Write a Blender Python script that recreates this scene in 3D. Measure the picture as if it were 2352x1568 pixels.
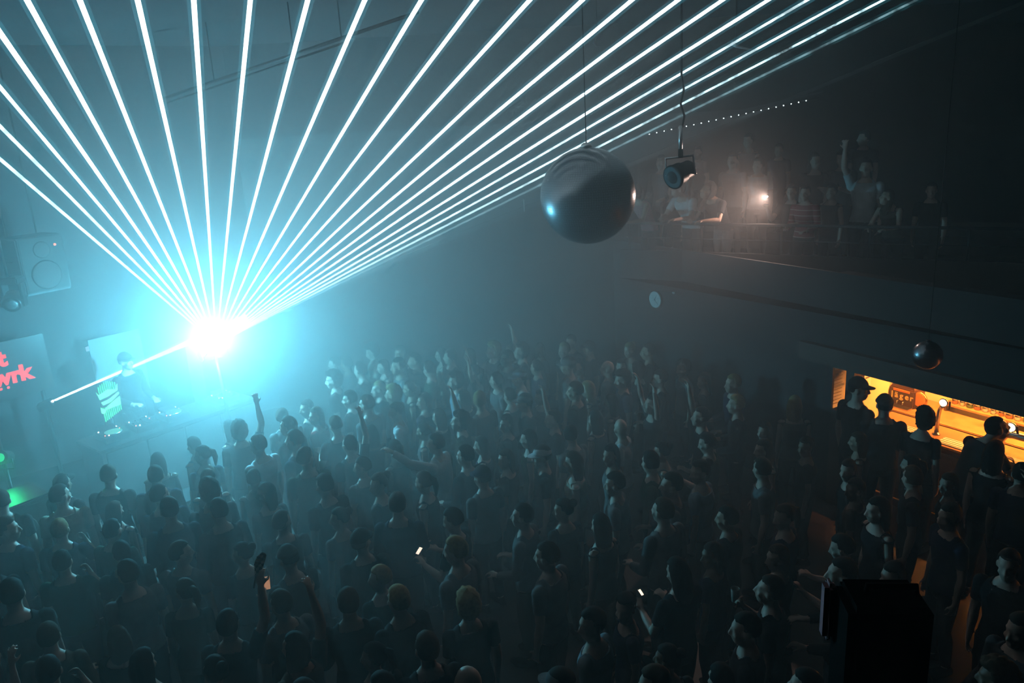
import bpy, bmesh, math, random
from mathutils import Vector, Matrix, noise
random.seed(7)
sc = bpy.context.scene
col = sc.collection
for o in list(bpy.data.objects): bpy.data.objects.remove(o)

# ------------------------------------------------------------------ camera
FPX = 1800.0
CAM = Vector((0, 0, 5.3))
PITCH = math.atan(508 / 1800.0)
ROLL = math.atan(0.059)
cd = bpy.data.cameras.new('camera'); cam = bpy.data.objects.new('camera', cd); col.objects.link(cam)
cd.sensor_fit = 'HORIZONTAL'; cd.sensor_width = 36.0; cd.lens = 36.0 * FPX / 2352.0
cd.clip_start = 0.05; cd.clip_end = 200
RM = Matrix.Rotation(math.pi / 2 - PITCH, 3, 'X') @ Matrix.Rotation(-ROLL, 3, 'Z')
cam.matrix_world = Matrix.Translation(CAM) @ RM.to_4x4()
sc.camera = cam

# ------------------------------------------------------------------ world, exposure, sampling
w = bpy.data.worlds.new('world'); sc.world = w; w.use_nodes = True
w.node_tree.nodes['Background'].inputs[0].default_value = (0, 0, 0, 1)
w.node_tree.nodes['Background'].inputs[1].default_value = 0.0
vs = sc.view_settings
sc.display_settings.display_device = 'sRGB'
vs.view_transform = 'Standard'; vs.look = 'None'; vs.gamma = 1.0; vs.use_curve_mapping = False
vs.exposure = 0.0
cy = sc.cycles
cy.max_bounces = 4; cy.diffuse_bounces = 0; cy.glossy_bounces = 1; cy.transmission_bounces = 3
cy.use_light_tree = False; cy.volume_bounces = 0; cy.transparent_max_bounces = 96
cy.sample_clamp_indirect = 2.0; cy.caustics_reflective = False; cy.caustics_refractive = False
cy.use_denoising = True; cy.volume_step_rate = 3.0
cy.use_adaptive_sampling = True; cy.adaptive_threshold = 0.18; cy.adaptive_min_samples = 12

def ray(px, py):
    return RM @ Vector(((px - 1176) / FPX, -(py - 784) / FPX, -1))
def at(px, py, Y):
    d = ray(px, py); return CAM + d * (Y / d.y)
def onz(px, py, z):
    d = ray(px, py); return CAM + d * ((z - CAM.z) / d.z)
def proj(P):
    q = RM.transposed() @ (Vector(P) - CAM)
    return 1176 + FPX * q.x / -q.z, 784 - FPX * q.y / -q.z

def lamp(name, kind, loc, energy, color, **kw):
    d = bpy.data.lights.new(name, kind); d.energy = energy; d.color = color
    for k, v in kw.items():
        if k not in ('aim',): setattr(d, k, v)
    o = bpy.data.objects.new(name, d); col.objects.link(o); o.location = loc
    if 'aim' in kw:
        o.rotation_euler = (Vector(kw['aim']) - Vector(loc)).to_track_quat('-Z', 'Y').to_euler()
    return o

HAZE = 0.009
HAZE_G = 0.1
CLOUDS = [(800, 820, 8.9, 3.5, 3.8, 2.6, .22), (860, 400, 10.0, 5.2, 4.0, 3.0, .145), (2140, 900, 8.3, 1.3, 1.3, 1.0, .05), (1750, 440, 12.0, 1.8, 1.3, 1.1, .05)]  # last two: haze pockets added to widen the bar and torch glow
LASER_W = 1600.0; BAR_W = 210.0; GREEN_W = 25.0; TORCH_W = 190.0
LASER = at(497, 790, 10.7)
# laser scatter light at the projector, seen through the haze
lamp('laser_glow', 'POINT', LASER + Vector((.03, -.2, .14)), LASER_W, (.16, .73, 1), shadow_soft_size=.04)
# ------------------------------------------------------------------ materials
def mat(name, base, rough=0.6, metal=0.0, var=0.0, scale=8.0, bump=0.0, objcol=False, emit=None, estr=0.0, spec=0.5):
    m = bpy.data.materials.new(name); m.use_nodes = True
    nt = m.node_tree; b = nt.nodes['Principled BSDF']
    b.inputs['Roughness'].default_value = rough; b.inputs['Metallic'].default_value = metal
    b.inputs['Specular IOR Level'].default_value = spec
    b.inputs['Base Color'].default_value = (*base, 1)
    src = None
    if objcol:
        oi = nt.nodes.new('ShaderNodeObjectInfo'); src = oi.outputs['Color']
    if var > 0 or bump > 0:
        tc = nt.nodes.new('ShaderNodeTexCoord'); n = nt.nodes.new('ShaderNodeTexNoise')
        n.inputs['Scale'].default_value = scale; n.inputs['Detail'].default_value = 5
        nt.links.new(tc.outputs['Object'], n.inputs['Vector'])
        if var > 0:
            mr = nt.nodes.new('ShaderNodeMapRange')
            mr.inputs['From Min'].default_value = 0.25; mr.inputs['From Max'].default_value = 0.75
            mr.inputs['To Min'].default_value = 1 - var; mr.inputs['To Max'].default_value = 1 + var
            nt.links.new(n.outputs['Fac'], mr.inputs['Value'])
            mx = nt.nodes.new('ShaderNodeVectorMath'); mx.operation = 'SCALE'
            if src: nt.links.new(src, mx.inputs[0])
            else: mx.inputs[0].default_value = base
            nt.links.new(mr.outputs[0], mx.inputs['Scale'])
            src = mx.outputs[0]
        if bump > 0:
            bp = nt.nodes.new('ShaderNodeBump'); bp.inputs['Strength'].default_value = bump; bp.inputs['Distance'].default_value = 0.02
            nt.links.new(n.outputs['Fac'], bp.inputs['Height']); nt.links.new(bp.outputs[0], b.inputs['Normal'])
    if src: nt.links.new(src, b.inputs['Base Color'])
    if emit:
        b.inputs['Emission Color'].default_value = (*emit, 1); b.inputs['Emission Strength'].default_value = estr
    return m

M = {}
M['ceiling'] = mat('ceiling_paint', (.05, .05, .052), .9, var=.25, scale=1.2, bump=.2)
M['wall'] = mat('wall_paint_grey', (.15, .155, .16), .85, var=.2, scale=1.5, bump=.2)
M['stagewall'] = mat('wall_paint_charcoal', (.045, .046, .05), .85, var=.2, scale=1.5, bump=.2)
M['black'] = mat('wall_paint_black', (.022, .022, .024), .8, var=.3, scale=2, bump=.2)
M['dark'] = mat('dark_paint', (.02, .02, .022), .6, var=.2, scale=3)
M['floor'] = mat('floor_boards', (.05, .04, .035), .5, var=.3, scale=3)

# ------------------------------------------------------------------ mesh helpers
class MB:
    """collects shapes and links them as one mesh object"""
    def __init__(s): s.bm = bmesh.new(); s.mi = 0
    def _tag(s, faces):
        for f in faces: f.material_index = s.mi
    def poly(s, pts):
        f = s.bm.faces.new([s.bm.verts.new(Vector(p)) for p in pts]); s._tag([f]); return s
    def quad_solid(s, bottom, top):
        b = [s.bm.verts.new(Vector(p)) for p in bottom]; t = [s.bm.verts.new(Vector(p)) for p in top]; n = len(b)
        fs = [s.bm.faces.new(list(reversed(b))), s.bm.faces.new(t)]
        for i in range(n): fs.append(s.bm.faces.new((b[i], b[(i + 1) % n], t[(i + 1) % n], t[i])))
        s._tag(fs); return s
    def box(s, c, size, rot=None, bev=0.0):
        c = Vector(c); hx, hy, hz = [v / 2 for v in size]
        r = bmesh.ops.create_cube(s.bm, size=1.0)
        M4 = Matrix.Translation(c) @ (rot.to_4x4() if rot else Matrix.Identity(4)) @ Matrix.Diagonal((size[0], size[1], size[2], 1))
        bmesh.ops.transform(s.bm, matrix=M4, verts=r['verts'])
        fs = set(f for v in r['verts'] for f in v.link_faces); s._tag(fs)
        if bev > 0:
            es = set(e for v in r['verts'] for e in v.link_edges)
            q = bmesh.ops.bevel(s.bm, geom=list(es), offset=bev, segments=2, affect='EDGES', clamp_overlap=True)
            s._tag(q['faces'])
        return s
    def tube(s, pts, rad, seg=10, caps=True):
        pts = [Vector(p) for p in pts]; n = len(pts)
        rads = rad if isinstance(rad, (list, tuple)) else [rad] * n
        rings = []; up = None
        for i, p in enumerate(pts):
            t = (pts[min(i + 1, n - 1)] - pts[max(i - 1, 0)]).normalized()
            if up is None: up = Vector((0, 0, 1)) if abs(t.z) < .9 else Vector((1, 0, 0))
            a = t.cross(up).normalized(); b = a.cross(t).normalized(); up = b
            rings.append([s.bm.verts.new(p + (a * math.cos(k * 2 * math.pi / seg) + b * math.sin(k * 2 * math.pi / seg)) * rads[i]) for k in range(seg)])
        fs = []
        for i in range(n - 1):
            for k in range(seg):
                fs.append(s.bm.faces.new((rings[i][k], rings[i][(k + 1) % seg], rings[i + 1][(k + 1) % seg], rings[i + 1][k])))
        for f in fs: f.smooth = True
        if caps:
            fs.append(s.bm.faces.new(list(reversed(rings[0])))); fs.append(s.bm.faces.new(rings[-1]))
        s._tag(fs); return s
    def ball(s, c, r, sub=2, rot=None):
        r3 = r if isinstance(r, (list, tuple)) else (r, r, r)
        q = bmesh.ops.create_icosphere(s.bm, subdivisions=sub, radius=1.0)
        M4 = Matrix.Translation(Vector(c)) @ (rot.to_4x4() if rot else Matrix.Identity(4)) @ Matrix.Diagonal((*r3, 1))
        bmesh.ops.transform(s.bm, matrix=M4, verts=q['verts'])
        fs = set(f for v in q['verts'] for f in v.link_faces)
        for f in fs: f.smooth = True
        s._tag(fs); return s
    def lathe(s, prof, seg=20, axis=None, origin=(0, 0, 0)):
        rot = axis if axis else Matrix.Identity(3); o = Vector(origin)
        rings = []
        for r, z in prof:
            rings.append([s.bm.verts.new(o + rot @ Vector((max(r, 1e-4) * math.cos(k * 2 * math.pi / seg), max(r, 1e-4) * math.sin(k * 2 * math.pi / seg), z))) for k in range(seg)])
        fs = []
        for i in range(len(rings) - 1):
            for k in range(seg):
                fs.append(s.bm.faces.new((rings[i][k], rings[i][(k + 1) % seg], rings[i + 1][(k + 1) % seg], rings[i + 1][k])))
        for f in fs: f.smooth = True
        fs.append(s.bm.faces.new(list(reversed(rings[0])))); fs.append(s.bm.faces.new(rings[-1]))
        s._tag(fs); return s
    def prism(s, pts2, depth, place):
        """2-D outline extruded by depth; place maps (x, y, z) to a point"""
        b = [place(x, y, 0) for x, y in pts2]; t = [place(x, y, depth) for x, y in pts2]
        return s.quad_solid(b, t)
    def build(s, name, mats, parent=None, loc=None, rotz=None, recalc=True):
        if recalc: bmesh.ops.recalc_face_normals(s.bm, faces=s.bm.faces)
        me = bpy.data.meshes.new(name); s.bm.to_mesh(me); s.bm.free()
        for m in (mats if isinstance(mats, (list, tuple)) else [mats]):
            me.materials.append(M[m] if isinstance(m, str) else m)
        o = bpy.data.objects.new(name, me); col.objects.link(o)
        if parent: o.parent = parent
        if loc is not None: o.location = loc
        if rotz is not None: o.rotation_euler = (0, 0, rotz)
        return o

def tag(o, label, cat, group=None):
    o['label'] = label; o['category'] = cat
    if group: o['group'] = group
    return o
def thing(name, label, cat, loc=(0, 0, 0), rotz=0.0, group=None):
    o = bpy.data.objects.new(name, None); col.objects.link(o); o.empty_display_size = .1
    o.location = loc; o.rotation_euler = (0, 0, rotz)
    return tag(o, label, cat, group)
def struct(o): o['kind'] = 'structure'; return o
def RZ(a): return Matrix.Rotation(a, 3, 'Z')
def RX(a): return Matrix.Rotation(a, 3, 'X')
def RY(a): return Matrix.Rotation(a, 3, 'Y')

# ================================================================== room shell
ZC = 6.7
# bar wall: its floor line runs from the far corner to beside the camera
B0 = onz(1965, 850, 1.98); B1 = onz(2352, 950, 1.98)
BU = (B1 - B0); BU.z = 0; BU.normalize()               # along the bar, towards the camera
BV = Vector((-BU.y, BU.x, 0));                          # into the bar
if BV.x < 0: BV = -BV
BANG = math.atan2(BU.y, BU.x)
def bar(u, v, z): return Vector((B0.x + BU.x * u + BV.x * v, B0.y + BU.y * u + BV.y * v, z))
YB = 13.5
ufar = (YB - B0.y) / BU.y
XJ = bar(ufar, 0, 0).x                                  # where bar wall meets the back wall
# rake: sloping lower edge of the grey upper back wall
def rake_z(X):
    a = at(760, 660, YB); b = at(1890, 205, YB)
    return a.z + (b.z - a.z) * (X - a.x) / (b.x - a.x)
XL = -4.4; XR = 13.0

struct(MB().quad_solid([(-11, -2.5, -.2), (13, -2.5, -.2), (13, 19, -.2), (-11, 19, -.2)], [(-11, -2.5, 0), (13, -2.5, 0), (13, 19, 0), (-11, 19, 0)]).build('floor', 'floor'))
struct(MB().quad_solid([(-11, -2.5, ZC), (13, -2.5, ZC), (13, 19, ZC), (-11, 19, ZC)], [(-11, -2.5, ZC + .2), (13, -2.5, ZC + .2), (13, 19, ZC + .2), (-11, 19, ZC + .2)]).build('ceiling', 'ceiling'))
# upper back wall (grey) with the raking lower edge, then the black wall below it
XE = at(640, 700, YB).x
xs_top = 9.3
ZT = 5.25; XT = XE + (ZT - rake_z(XE)) / (ZC - .01 - rake_z(XE)) * (8.6 - XE)
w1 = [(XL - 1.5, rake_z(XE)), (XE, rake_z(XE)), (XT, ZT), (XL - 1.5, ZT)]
w3 = [(XL - 1.5, ZT), (XT, ZT), (8.6, ZC - .01), (8.6, ZC), (XL - 1.5, ZC)]
struct(MB().prism(w3, .3, lambda x, y, d: Vector((x, YB + d, y))).build('wall_back_upper', 'ceiling'))
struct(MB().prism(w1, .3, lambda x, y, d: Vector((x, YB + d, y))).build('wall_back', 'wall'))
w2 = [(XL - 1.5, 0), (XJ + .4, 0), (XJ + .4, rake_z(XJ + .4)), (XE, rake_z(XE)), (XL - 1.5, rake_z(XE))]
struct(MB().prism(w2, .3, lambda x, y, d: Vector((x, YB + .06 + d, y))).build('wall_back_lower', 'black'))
# raking trim along that edge
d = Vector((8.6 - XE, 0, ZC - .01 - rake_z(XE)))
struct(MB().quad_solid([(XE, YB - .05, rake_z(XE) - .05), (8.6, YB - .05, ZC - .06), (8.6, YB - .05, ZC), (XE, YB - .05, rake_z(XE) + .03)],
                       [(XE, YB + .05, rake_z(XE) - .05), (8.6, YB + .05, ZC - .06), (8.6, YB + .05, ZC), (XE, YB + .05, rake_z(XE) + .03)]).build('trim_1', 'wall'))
# stage wall on the side of the booth
S0 = Vector((-3.3, 14.3, 0)); S1 = Vector((-10.6, 8.9, 0))
SU = (S1 - S0).normalized(); SN = Vector((-SU.y, SU.x, 0))
if SN.y > 0: SN = -SN
def slab(name, a, b, z0, z1, th, m):
    a = Vector(a); b = Vector(b); n = Vector((-(b - a).y, (b - a).x, 0)).normalized() * th
    p = [a, b, b + n, a + n]
    return struct(MB().quad_solid([(q.x, q.y, z0) for q in p], [(q.x, q.y, z1) for q in p]).build(name, m))
slab('wall_stage', S0, S1, 0, ZT, -.3, 'stagewall'); slab('wall_stage_upper', S0, S1, ZT, ZC, -.3, 'ceiling')
slab('wall_left', (-10.3, 9.3, 0), (-10.3, -2.5, 0), 0, ZC, -.3, 'black')
slab('wall_rear', (-10.6, -2.5, 0), (13, -2.5, 0), 0, ZC, -.2, 'black')
slab('wall_far', (XJ, 18.2, 0), (13, 18.2, 0), 0, ZC, .2, 'black')
slab('wall_side', (12.8, -2.5, 0), (12.8, 18.2, 0), 0, ZC, -.2, 'black')

# ================================================================== more materials
def emat(name, color, strength, sample=True):
    m = bpy.data.materials.new(name); m.use_nodes = True; nt = m.node_tree; nt.nodes.clear()
    out = nt.nodes.new('ShaderNodeOutputMaterial'); e = nt.nodes.new('ShaderNodeEmission')
    e.inputs[0].default_value = (*color, 1); e.inputs[1].default_value = strength
    nt.links.new(e.outputs[0], out.inputs['Surface'])
    if not sample: m.cycles.emission_sampling = 'NONE'
    return m
M['steel'] = mat('brushed_steel', (.55, .55, .56), .28, 1.0, var=.1, scale=30)
M['blackmetal'] = mat('black_metal', (.018, .018, .02), .45, .6, var=.2, scale=20)
M['wood'] = mat('bar_wood', (.30, .15, .06), .4, var=.35, scale=6)
M['darkwood'] = mat('dark_wood', (.06, .03, .015), .45, var=.35, scale=6)
M['cream'] = mat('cream_wall', (.72, .60, .40), .8, var=.08, scale=3)
M['paper'] = mat('paper', (.75, .72, .68), .8, var=.06, scale=9)
M['yellow'] = mat('sign_yellow', (.8, .55, .05), .6, var=.05, scale=5)
M['ink'] = mat('ink', (.03, .02, .02), .7, var=.1, scale=9)
M['orange'] = mat('sign_orange', (.85, .25, .03), .5, var=.1, scale=8)
M['machine'] = mat('machine_brown', (.055, .02, .012), .4, var=.2, scale=10)
M['white'] = mat('white_plastic', (.75, .75, .75), .5, var=.05, scale=10)
M['rubber'] = mat('rubber', (.012, .012, .012), .7, var=.2, scale=20)
M['fascia'] = mat('fascia_board', (.07, .032, .022), .6, var=.3, scale=4)
M['brass'] = mat('brass', (.7, .45, .15), .25, 1.0, var=.1, scale=20)
def glass(name, c, rough=.05):
    m = mat(name, c, rough, var=.1, scale=20); m.node_tree.nodes['Principled BSDF'].inputs['Transmission Weight'].default_value = .5; return m
M['amber'] = glass('amber_glass', (.45, .16, .03)); M['green_glass'] = glass('green_glass', (.06, .16, .05)); M['clear'] = glass('clear_glass', (.75, .7, .62))

def text_mesh(body, size, ext, off=0.0, align='LEFT'):
    c = bpy.data.curves.new('txt', 'FONT'); c.body = body; c.size = size; c.extrude = ext; c.offset = off; c.align_x = align; c.resolution_u = 3
    o = bpy.data.objects.new('txt', c); col.objects.link(o)
    dg = bpy.context.evaluated_depsgraph_get(); me = bpy.data.meshes.new_from_object(o.evaluated_get(dg), depsgraph=dg)
    bpy.data.objects.remove(o); bpy.data.curves.remove(c); return me
def text_obj(name, body, size, ext, m, parent, mw, off=0.0, align='LEFT'):
    me = text_mesh(body, size, ext, off, align); me.materials.clear(); me.materials.append(M[m] if isinstance(m, str) else m)
    o = bpy.data.objects.new(name, me); col.objects.link(o); o.parent = parent; o.matrix_local = mw; return o

# ================================================================== bar wall, bar and balcony shell
BZ = 1.98
def barbox(name, u0, u1, v0, v1, z0, z1, m):
    p = [(u0, v0), (u1, v0), (u1, v1), (u0, v1)]
    return struct(MB().quad_solid([bar(u, v, z0) for u, v in p], [bar(u, v, z1) for u, v in p]).build(name, m))
def barpix(px, py, v):
    d = ray(px, py); t = (v - (CAM - B0).dot(BV)) / d.dot(BV); P = CAM + d * t
    return (P - B0).dot(BU), P.z
UE = 6.2
UP0 = barpix(1911, 890, 0)[0]; UP1 = barpix(1944, 890, 0)[0]
barbox('wall_right', ufar - .1, UP0, 0, .04, 0, 3.2, 'black')
barbox('wall_right_pillar', UP1, 0, -.02, .2, 0, BZ, 'fascia')
barbox('wall_right_sill', UP0, UP1, 0, .2, 0, barpix(1928, 945, 0)[1], 'fascia')
barbox('wall_right_header', UP0, UE, 0, .2, BZ, 3.2, 'black')
barbox('trim_2', -.8, UE, -.10, 0, BZ, 2.22, 'fascia')
barbox('wall_bar_end', -.75, -.6, .2, 2.3, 0, 2.5, 'cream')
barbox('wall_bar_back', -.75, UE, 2.3, 2.45, 0, 2.5, 'cream')
barbox('ceiling_bar', -.75, UE, .2, 2.45, 2.5, 2.6, 'cream')
# balcony deck behind the bar wall, its solid upstand and rail
RL = onz(1440, 511, 3.6); RR = onz(2090, 521, 3.6)
RD = (RR - RL); RD.z = 0; RD.normalize(); RN = Vector((-RD.y, RD.x, 0))
if RN.y < 0: RN = -RN
def bal(s, v, z): return Vector((RL.x + RD.x * s + RN.x * v, RL.y + RD.y * s + RN.y * v, z))
BF = 2.6
def balbox(name, s0, s1, v0, v1, z0, z1, m):
    p = [(s0, v0), (s1, v0), (s1, v1), (s0, v1)]
    return struct(MB().quad_solid([bal(a, b, z0) for a, b in p], [bal(a, b, z1) for a, b in p]).build(name, m))
balbox('floor_balcony', -.1, 8.5, 0, 4.2, BF - .08, BF, 'dark')
balbox('wall_balcony_front', -.1, 8.5, -.08, 0, BF - .08, 3.17, 'black')
p = [bar(ufar, .2, 0), bar(UE, .2, 0), bal(8.5, -.08, 0), bal(-.1, -.08, 0)]
struct(MB().quad_solid([(q.x, q.y, 2.61) for q in p], [(q.x, q.y, 2.7) for q in p]).build('ceiling_bar_roof', 'black'))
balbox('floor_balcony_step', -.1, 8.5, 1.15, 2.5, BF, 2.8, 'dark'); balbox('floor_balcony_upper', -.1, 8.5, 2.5, 4.2, BF, 3.1, 'dark')
rail = thing('balcony_railing', 'thin metal railing with handrail along the balcony front', 'railing', bal(0, -.04, 3.17), math.atan2(RD.y, RD.x))
MB().tube([(0, 0, .43), (8.4, 0, .43)], .022, 10).build('handrail', 'rubber', rail)
MB().tube([(0, 0, .2), (8.4, 0, .2)], .01, 8).build('middle_rail', 'blackmetal', rail)
for i in range(8): MB().tube([(.05 + i * 1.19, 0, 0), (.05 + i * 1.19, 0, .43)], .018, 8).build('post', 'blackmetal', rail)

# gallery on the camera's side: floor edge just below the frame
struct(MB().quad_solid([(-10, -2.4, 3.1), (5.8, -2.4, 3.1), (5.8, 1.9, 3.1), (-10, 1.9, 3.1)], [(-10, -2.4, 3.3), (5.8, -2.4, 3.3), (5.8, 1.9, 3.3), (-10, 1.9, 3.3)]).build('floor_gallery', 'dark'))

# ================================================================== bar fittings
def bthing(name, label, cat, u, v, z, group=None): return thing(name, label, cat, bar(u, v, z), BANG, group)
# ceiling lamps of the bar (above the header, out of view) with their light
for k, u in enumerate((.1, 1.5, 2.9)):
    t = bthing('bar_lamp', 'amber strip lamp on the bar ceiling, %s from the far end' % ('first', 'second', 'third')[k], 'lamp', u, 1.5, 2.42, 'amber bar lamps')
    MB().box((0, 0, .05), (.9, .12, .06), bev=.01).build('housing', 'steel', t)
    MB().box((0, 0, .005), (.84, .09, .03), bev=.008).build('diffuser', emat('amber_diffuser', (1, .45, .1), 6, False), t)

l = lamp('bar_lamp_light', 'AREA', bar(1.5, 1.5, 2.38), BAR_W * 3, (1, .33, .06), shape='RECTANGLE', size=3.7, size_y=.12); l.rotation_euler = (.62, 0, BANG)
ct = bthing('bar_counter', 'dark panelled front counter of the orange-lit bar', 'counter', -.1, .55, 0)
MB().box((2.6, .27, .52), (5.2, .46, 1.04)).build('body', 'darkwood', ct)
for i in range(7): MB().box((.38 + i * .74, .02, .55), (.66, .04, .84), bev=.01).build('panel', 'wood', ct)
MB().tube([(0, -.12, .2), (5.2, -.12, .2)], .02, 8).build('foot_rail', 'brass', ct)
tag(MB().box((2.6, .25, 1.07), (5.3, .62, .06), bev=.012).build('worktop', 'wood', None, bar(-.1, .55, 0), BANG), 'polished wooden worktop running along the front bar counter', 'worktop')
for i, u in enumerate((.28, 1.02, 2.95)):
    m_ = bthing('bar_mat', ('pale bar mat before the swan-neck tap on the front worktop', 'pale bar mat between the swan-neck tap and the tap bar', 'pale bar mat on the worktop nearest the camera')[i], 'bar mat', u, .66, 1.10)
    MB().box((0, 0, .006), (.44, .22, .012), bev=.004).build('mat_body', 'white', m_)
    for k in range(4): MB().box((0, -.08 + k * .053, .014), (.42, .012, .006)).build('rib', 'paper', m_)
for i, u in enumerate((-.55, .35, 1.25, 2.15, 3.05)):
    c = bthing('back_bar_cabinet', 'back bar cabinet with two doors, %s from the cream end wall' % ('first', 'second', 'third', 'fourth', 'fifth')[i], 'cabinet', u, 1.55, 0, 'back bar cabinets')
    MB().box((.44, .36, .45), (.88, .68, .9)).build('body', 'darkwood', c)
    for k in range(2):
        dr = MB().box((.225 + k * .43, .005, .45), (.41, .03, .8), bev=.006).build('door', 'wood', c)
        MB().tube([(.385 if k == 0 else .50, -.03, .55), (.385 if k == 0 else .50, -.03, .68)], .008, 8).build('handle', 'steel', dr)
tag(MB().box((2.3, .36, .925), (4.6, .76, .05), bev=.01).build('back_worktop', 'wood', None, bar(-.58, 1.53, 0), BANG), 'bright wooden worktop of the back bar under bottles', 'worktop')
sh = bthing('bottle_shelf', 'raised wooden bottle shelf standing on the back bar worktop', 'shelf', .05, 2.0, .95)
MB().box((1.5, .12, .1), (3.0, .24, .025)).build('board', 'wood', sh)
for i in range(4): MB().box((.05 + i * .966, .12, .044), (.03, .22, .088)).build('bracket', 'darkwood', sh)
# shot machine with lettering
(u0, z0), (u1, z1) = barpix(2042, 884, 1.72), barpix(2098, 940, 1.72)
jm = bthing('shot_machine', 'dark drinks dispenser with orange gothic lettering on the back bar', 'dispenser', u0, 1.72, .95)
W = u1 - u0; Hh = z0 - .95
MB().box((W / 2, .14, Hh / 2), (W, .28, Hh), bev=.02).build('body', 'machine', jm)
MB().prism([(.02, 0), (W - .02, 0), (W - .05, .07), (.05, .07)], .22, lambda x, y, d: Vector((x, .03 + d, Hh + y))).build('top_cover', 'machine', jm)
FR = lambda x, y, z, s=1: Matrix.Translation((x, y, z)) @ Matrix.Rotation(math.pi / 2, 4, 'X')
MB().box((W / 2, -.004, Hh - .035), (W * .62, .012, .03)).build('name_strip', 'orange', jm)
for k_, ch_ in enumerate('Jäger'):
    lt = text_obj('letter', ch_, .12, .004, emat('lettering_orange', (1, .25, .02), 1.6, False) if k_ == 0 else M['letter_orange'], jm, FR(W * .12 + W * (0, .14, .335, .535, .725)[k_], -.008, Hh * .46), off=.0015)
    if k_ == 0: M['letter_orange'] = lt.data.materials[0]
for k in range(3):
    tp = MB().tube([(W * .2 + k * W * .22, -.01, .085), (W * .2 + k * W * .22, -.045, .085), (W * .2 + k * W * .22, -.05, .05)], .009, 8).build('spout', 'steel', jm)
MB().box((W / 2, -.06, .01), (W * .9, .13, .02)).build('drip_tray', 'steel', jm)
# round orange sign beside it
uo, zo = barpix(2112, 917, 1.78)
rs = bthing('round_sign', 'round orange back-bar sign with dark rim beside the dispenser', 'sign', uo, 1.78, .95)
ax = Matrix.Rotation(math.pi / 2, 3, 'X')
MB().lathe([(.105, 0), (.115, .01), (.115, .03), (.105, .04)], 28, ax, (0, .02, zo - .95)).build('rim', 'brass', rs)
MB().lathe([(.098, 0), (.098, .05)], 28, ax, (0, .025, zo - .95)).build('face', 'orange', rs)
MB().box((0, .02, .06), (.05, .03, .12)).build('stand', 'machine', rs)
# notice with warning triangle on the cream end wall
def endpix(px, py, ue=-.6):
    d = ray(px, py); t = (ue - (CAM - B0).dot(BU)) / d.dot(BU); P = CAM + d * t; return (P - B0).dot(BV), P.z
vt, zt = endpix(1990, 884)
nt_ = thing('warning_notice', 'white notice with a yellow warning triangle on cream wall', 'notice', bar(-.6, vt, zt), math.atan2(BV.y, BV.x))
MB().box((0, -.004, 0), (.17, .006, .34)).build('sheet', 'paper', nt_)
tr = MB().prism([(-.06, -.03), (.06, -.03), (0, .075)], .004, lambda x, y, d: Vector((x, -.012 + d, y))).build('triangle', 'yellow', nt_)
MB().prism([(-.022, -.018), (.022, -.018), (0, .03)], .003, lambda x, y, d: Vector((x, -.015 + d, y))).build('symbol', 'ink', tr)
for k in range(3): MB().box((0, -.009, -.075 - k * .03), (.12 - .02 * (k == 2), .003, .010)).build('text_line', 'ink', nt_)
MB().box((0, -.009, .115), (.09, .003, .018)).build('heading', 'ink', nt_)
# papers taped on the pillar
for k, (a, b, lab) in enumerate((((1909, 843), (1935, 885), 'upper pale paper sheet on the wall behind the bar pillar'), ((1906, 888), (1932, 930), 'lower pale paper sheet on the wall behind the bar pillar'))):
    (va, za), (vb, zb) = endpix(*a), endpix(*b)
    ps = thing('paper_notice', lab, 'notice', bar(-.6, (va + vb) / 2, zb), math.atan2(BV.y, BV.x))
    MB().box((0, -.003, (za - zb) / 2), (abs(vb - va) + .06, .004, za - zb)).build('sheet', 'paper', ps)
    for q in range(5): MB().box((0, -.0065, (za - zb) * (.2 + .15 * q)), (abs(vb - va) * .9, .002, .006)).build('text_line', 'fascia', ps)
# bottles on the shelf
bprof = {0: [(.036, 0), (.038, .01), (.038, .15), (.030, .185), (.014, .21), (.013, .27), (.015, .275), (.015, .285)],
         1: [(.042, 0), (.045, .01), (.045, .12), (.042, .15), (.016, .19), (.014, .23), (.017, .235), (.017, .25)],
         2: [(.03, 0), (.032, .01), (.033, .17), (.013, .22), (.012, .29), (.014, .295), (.014, .305)]}
cols = ['amber', 'clear', 'green_glass', 'amber', 'clear', 'clear', 'amber']
cn = {'amber': 'amber', 'clear': 'clear', 'green_glass': 'green'}; kn = {0: 'round-shouldered', 1: 'squat', 2: 'slim'}
ords = ['first', 'second', 'third', 'fourth', 'fifth', 'sixth', 'seventh', 'eighth', 'ninth', 'tenth', 'eleventh', 'twelfth', 'thirteenth', 'fourteenth', 'fifteenth', 'sixteenth', 'seventeenth', 'eighteenth', 'nineteenth', 'twentieth', 'twenty-first', 'twenty-second', 'twenty-third', 'twenty-fourth', 'twenty-fifth']
for i in range(16):
    k = (i * 2 + i // 3) % 3; cc = cols[i % 7]
    b = bthing('bottle', '%s %s bottle, %s along the back bar shelf' % (kn[k], cn[cc], ords[i]), 'bottle', .18 + i * .105, 2.1, 1.063, 'bottles on the back bar shelf')
    MB().lathe(bprof[k], 14).build('glass_body', cc, b)
    MB().lathe([(r + .0012, z) for r, z in ((bprof[k][2][0], .05), (bprof[k][2][0], .12))], 14).build('label_band', 'paper', b)
    MB().lathe([(.016, bprof[k][-1][1] - .003), (.016, bprof[k][-1][1] + .014)], 10).build('bottle_cap', 'ink', b)
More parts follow.
